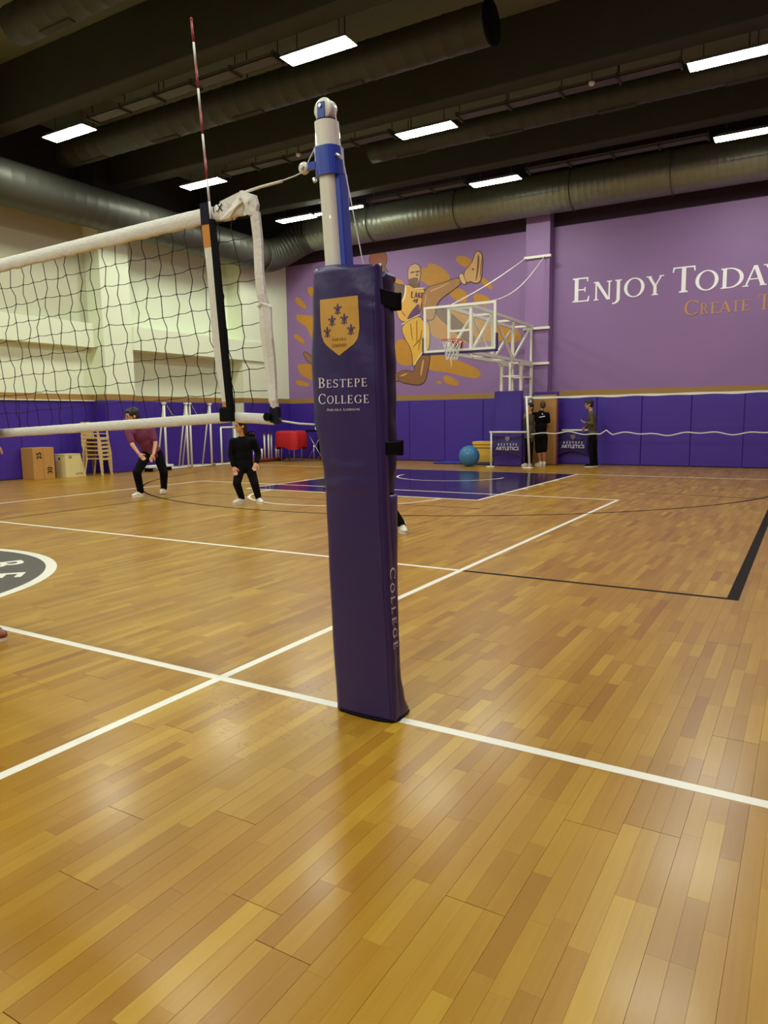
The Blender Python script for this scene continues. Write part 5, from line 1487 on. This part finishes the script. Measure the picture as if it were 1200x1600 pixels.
J5 = dict(head=(-2.451, 16.426, 1.627), neck=(-2.4, 16.44, 1.444), chest=(-2.373, 16.447, 1.278), pelvis=(-2.347, 16.453, 0.844), shR=(-2.345, 16.268, 1.361), elR=(-2.299, 16.239, 1.13), wrR=(-2.464, 16.175, 1.148), haR=(-2.527, 16.159, 1.182), shL=(-2.404, 16.624, 1.361), elL=(-2.44, 16.656, 1.126), wrL=(-2.576, 16.539, 1.027), haL=(-2.611, 16.488, 0.978), hipR=(-2.341, 16.372, 0.796), knR=(-2.343, 16.351, 0.43), anR=(-2.32, 16.357, 0.085), toR=(-2.454, 16.302, 0.03), hipL=(-2.334, 16.539, 0.792), knL=(-2.307, 16.536, 0.422), anL=(-2.27, 16.556, 0.085), toL=(-2.374, 16.508, 0.03))
J6 = dict(head=(-4.027, 16.34, 1.571), neck=(-4.041, 16.336, 1.399), chest=(-4.039, 16.337, 1.227), pelvis=(-4.033, 16.339, 0.758), shR=(-4.08, 16.217, 1.331), elR=(-4.097, 16.147, 1.126), wrR=(-4.059, 16.033, 1.298), haR=(-4.05, 16.005, 1.383), shL=(-4.0, 16.456, 1.329), elL=(-3.995, 16.479, 1.086), wrL=(-3.992, 16.374, 0.879), haL=(-4.001, 16.35, 0.81), hipR=(-4.048, 16.28, 0.725), knR=(-4.05, 16.248, 0.378), anR=(-4.072, 16.272, 0.085), toR=(-4.105, 16.187, 0.03), hipL=(-4.016, 16.397, 0.722), knL=(-4.005, 16.38, 0.373), anL=(-4.027, 16.404, 0.085), toL=(-4.055, 16.331, 0.03))
HAIR = mat('hair_dark', (30, 22, 20), 0.55)
BLK = mat('black_cloth', (9, 9, 11), 0.9, vary=0.2, vscale=10, spec=0.15)
BLK2 = mat('charcoal_cloth', (14, 13, 15), 0.9, vary=0.2, vscale=10, spec=0.15)
MAR = mat('maroon_cloth', (112, 44, 76), 0.8, vary=0.1, vscale=12)
OLV = mat('olive_cloth', (84, 74, 50), 0.85, vary=0.12, vscale=12)
WSH = mat('white_shoe', (228, 224, 206), 0.5)
BRN = mat('brown_shoe', (134, 66, 30), 0.5)
p1 = person(J1, (-0.45, -0.9, -0.1), 'player in maroon shirt and black trousers crouching with hands together', MAR, BLK, WSH, HAIR, hs=1.12)
d1 = Vector((-0.2, -1, 0)).normalized(); 
MB().ell(Vector(J1['chest'])+Vector((0.0,-0.118,0.05)), 0.016, 0.008, 0.018, None, 10, 6).build('shirt_badge', M['print_white'], p1, True)
p2 = person(J2, (-0.45, -0.9, 0), 'player dressed all in black standing behind the net tape', BLK, BLK2, WSH, HAIR, sleeve='long', hs=0.95, bs=0.88, hairlong=True)
p3 = person(J3, (0.2, -1, 0), 'player hidden behind the post pad, one white shoe showing', BLK, BLK2, WSH, HAIR, hs=1.0, bs=0.9)
p4 = person(J4, (-0.45, 0.9, 0), 'man in black shirt and shorts seen from behind by the tan panel', BLK, BLK, WSH, mat('hair_cropped', (74, 50, 38), 0.6), shorts=True, hs=1.02, bs=1.05, skin=SKIN_D, bald=True)
bk_ = Vector(J4['chest'])+Vector((0.09, -0.125, 0.02))
MB().add([bk_+Vector((-0.11,0.0,0.0)), bk_+Vector((0.06,0.0,0.03)), bk_+Vector((0.06,0.0,0.055)), bk_+Vector((-0.1,0.0,0.025)), bk_+Vector((-0.11,0.03,0.0)), bk_+Vector((0.06,0.03,0.03)), bk_+Vector((0.06,0.03,0.055)), bk_+Vector((-0.1,0.03,0.025))], [(0,1,2,3),(7,6,5,4),(0,4,5,1),(1,5,6,2),(2,6,7,3),(3,7,4,0)]).build('back_print', M['print_white'], p4)
MB().ell(bk_+Vector((-0.01,0.012,0.10)), 0.018, 0.02, 0.022, None, 10, 6).build('back_emblem', M['print_white'], p4, True)
p5 = person(J5, (-0.97, -0.25, -0.05), 'boy in olive sweater and black trousers standing in profile by the wall', OLV, BLK, BLK2, HAIR, sleeve='long', hs=1.0, bs=0.95)
J6 = {k: (v[0]+0.105, v[1]-0.303, v[2]) for k, v in J6.items()}
p6 = person(J6, (-0.5, -0.85, 0), 'person in olive clothes half hidden behind the white net stand', OLV, BLK2, WSH, HAIR, sleeve='long', hs=1.0, bs=0.9)
dx, dy = -1.99, -0.27
J7 = dict(head=(dx,dy+0.03,1.66), neck=(dx,dy,1.5), chest=(dx,dy,1.31), pelvis=(dx-0.02,dy,0.93), shR=(dx-0.05,dy-0.16,1.42), elR=(dx-0.08,dy-0.24,1.15), wrR=(dx-0.02,dy-0.22,0.93), haR=(dx+0.0,dy-0.2,0.86),
          shL=(dx+0.06,dy+0.14,1.44), elL=(-1.725,-0.09,1.40), wrL=(-1.735,-0.09,1.24), haL=(-1.74,-0.09,1.16), hipR=(dx-0.02,dy-0.09,0.88), knR=(dx-0.02,dy-0.1,0.47), anR=(dx-0.06,dy-0.1,0.085), toR=(dx+0.12,dy-0.1,0.03),
          hipL=(dx,dy+0.09,0.88), knL=(dx+0.09,dy+0.1,0.48), anL=(-1.805,-0.17,0.085), toL=(-1.62,-0.17,0.03))
person(J7, (1, 0.2, 0), 'person in black at the left edge, only a brown shoe tip showing', BLK, BLK2, BRN, HAIR, sleeve='long')
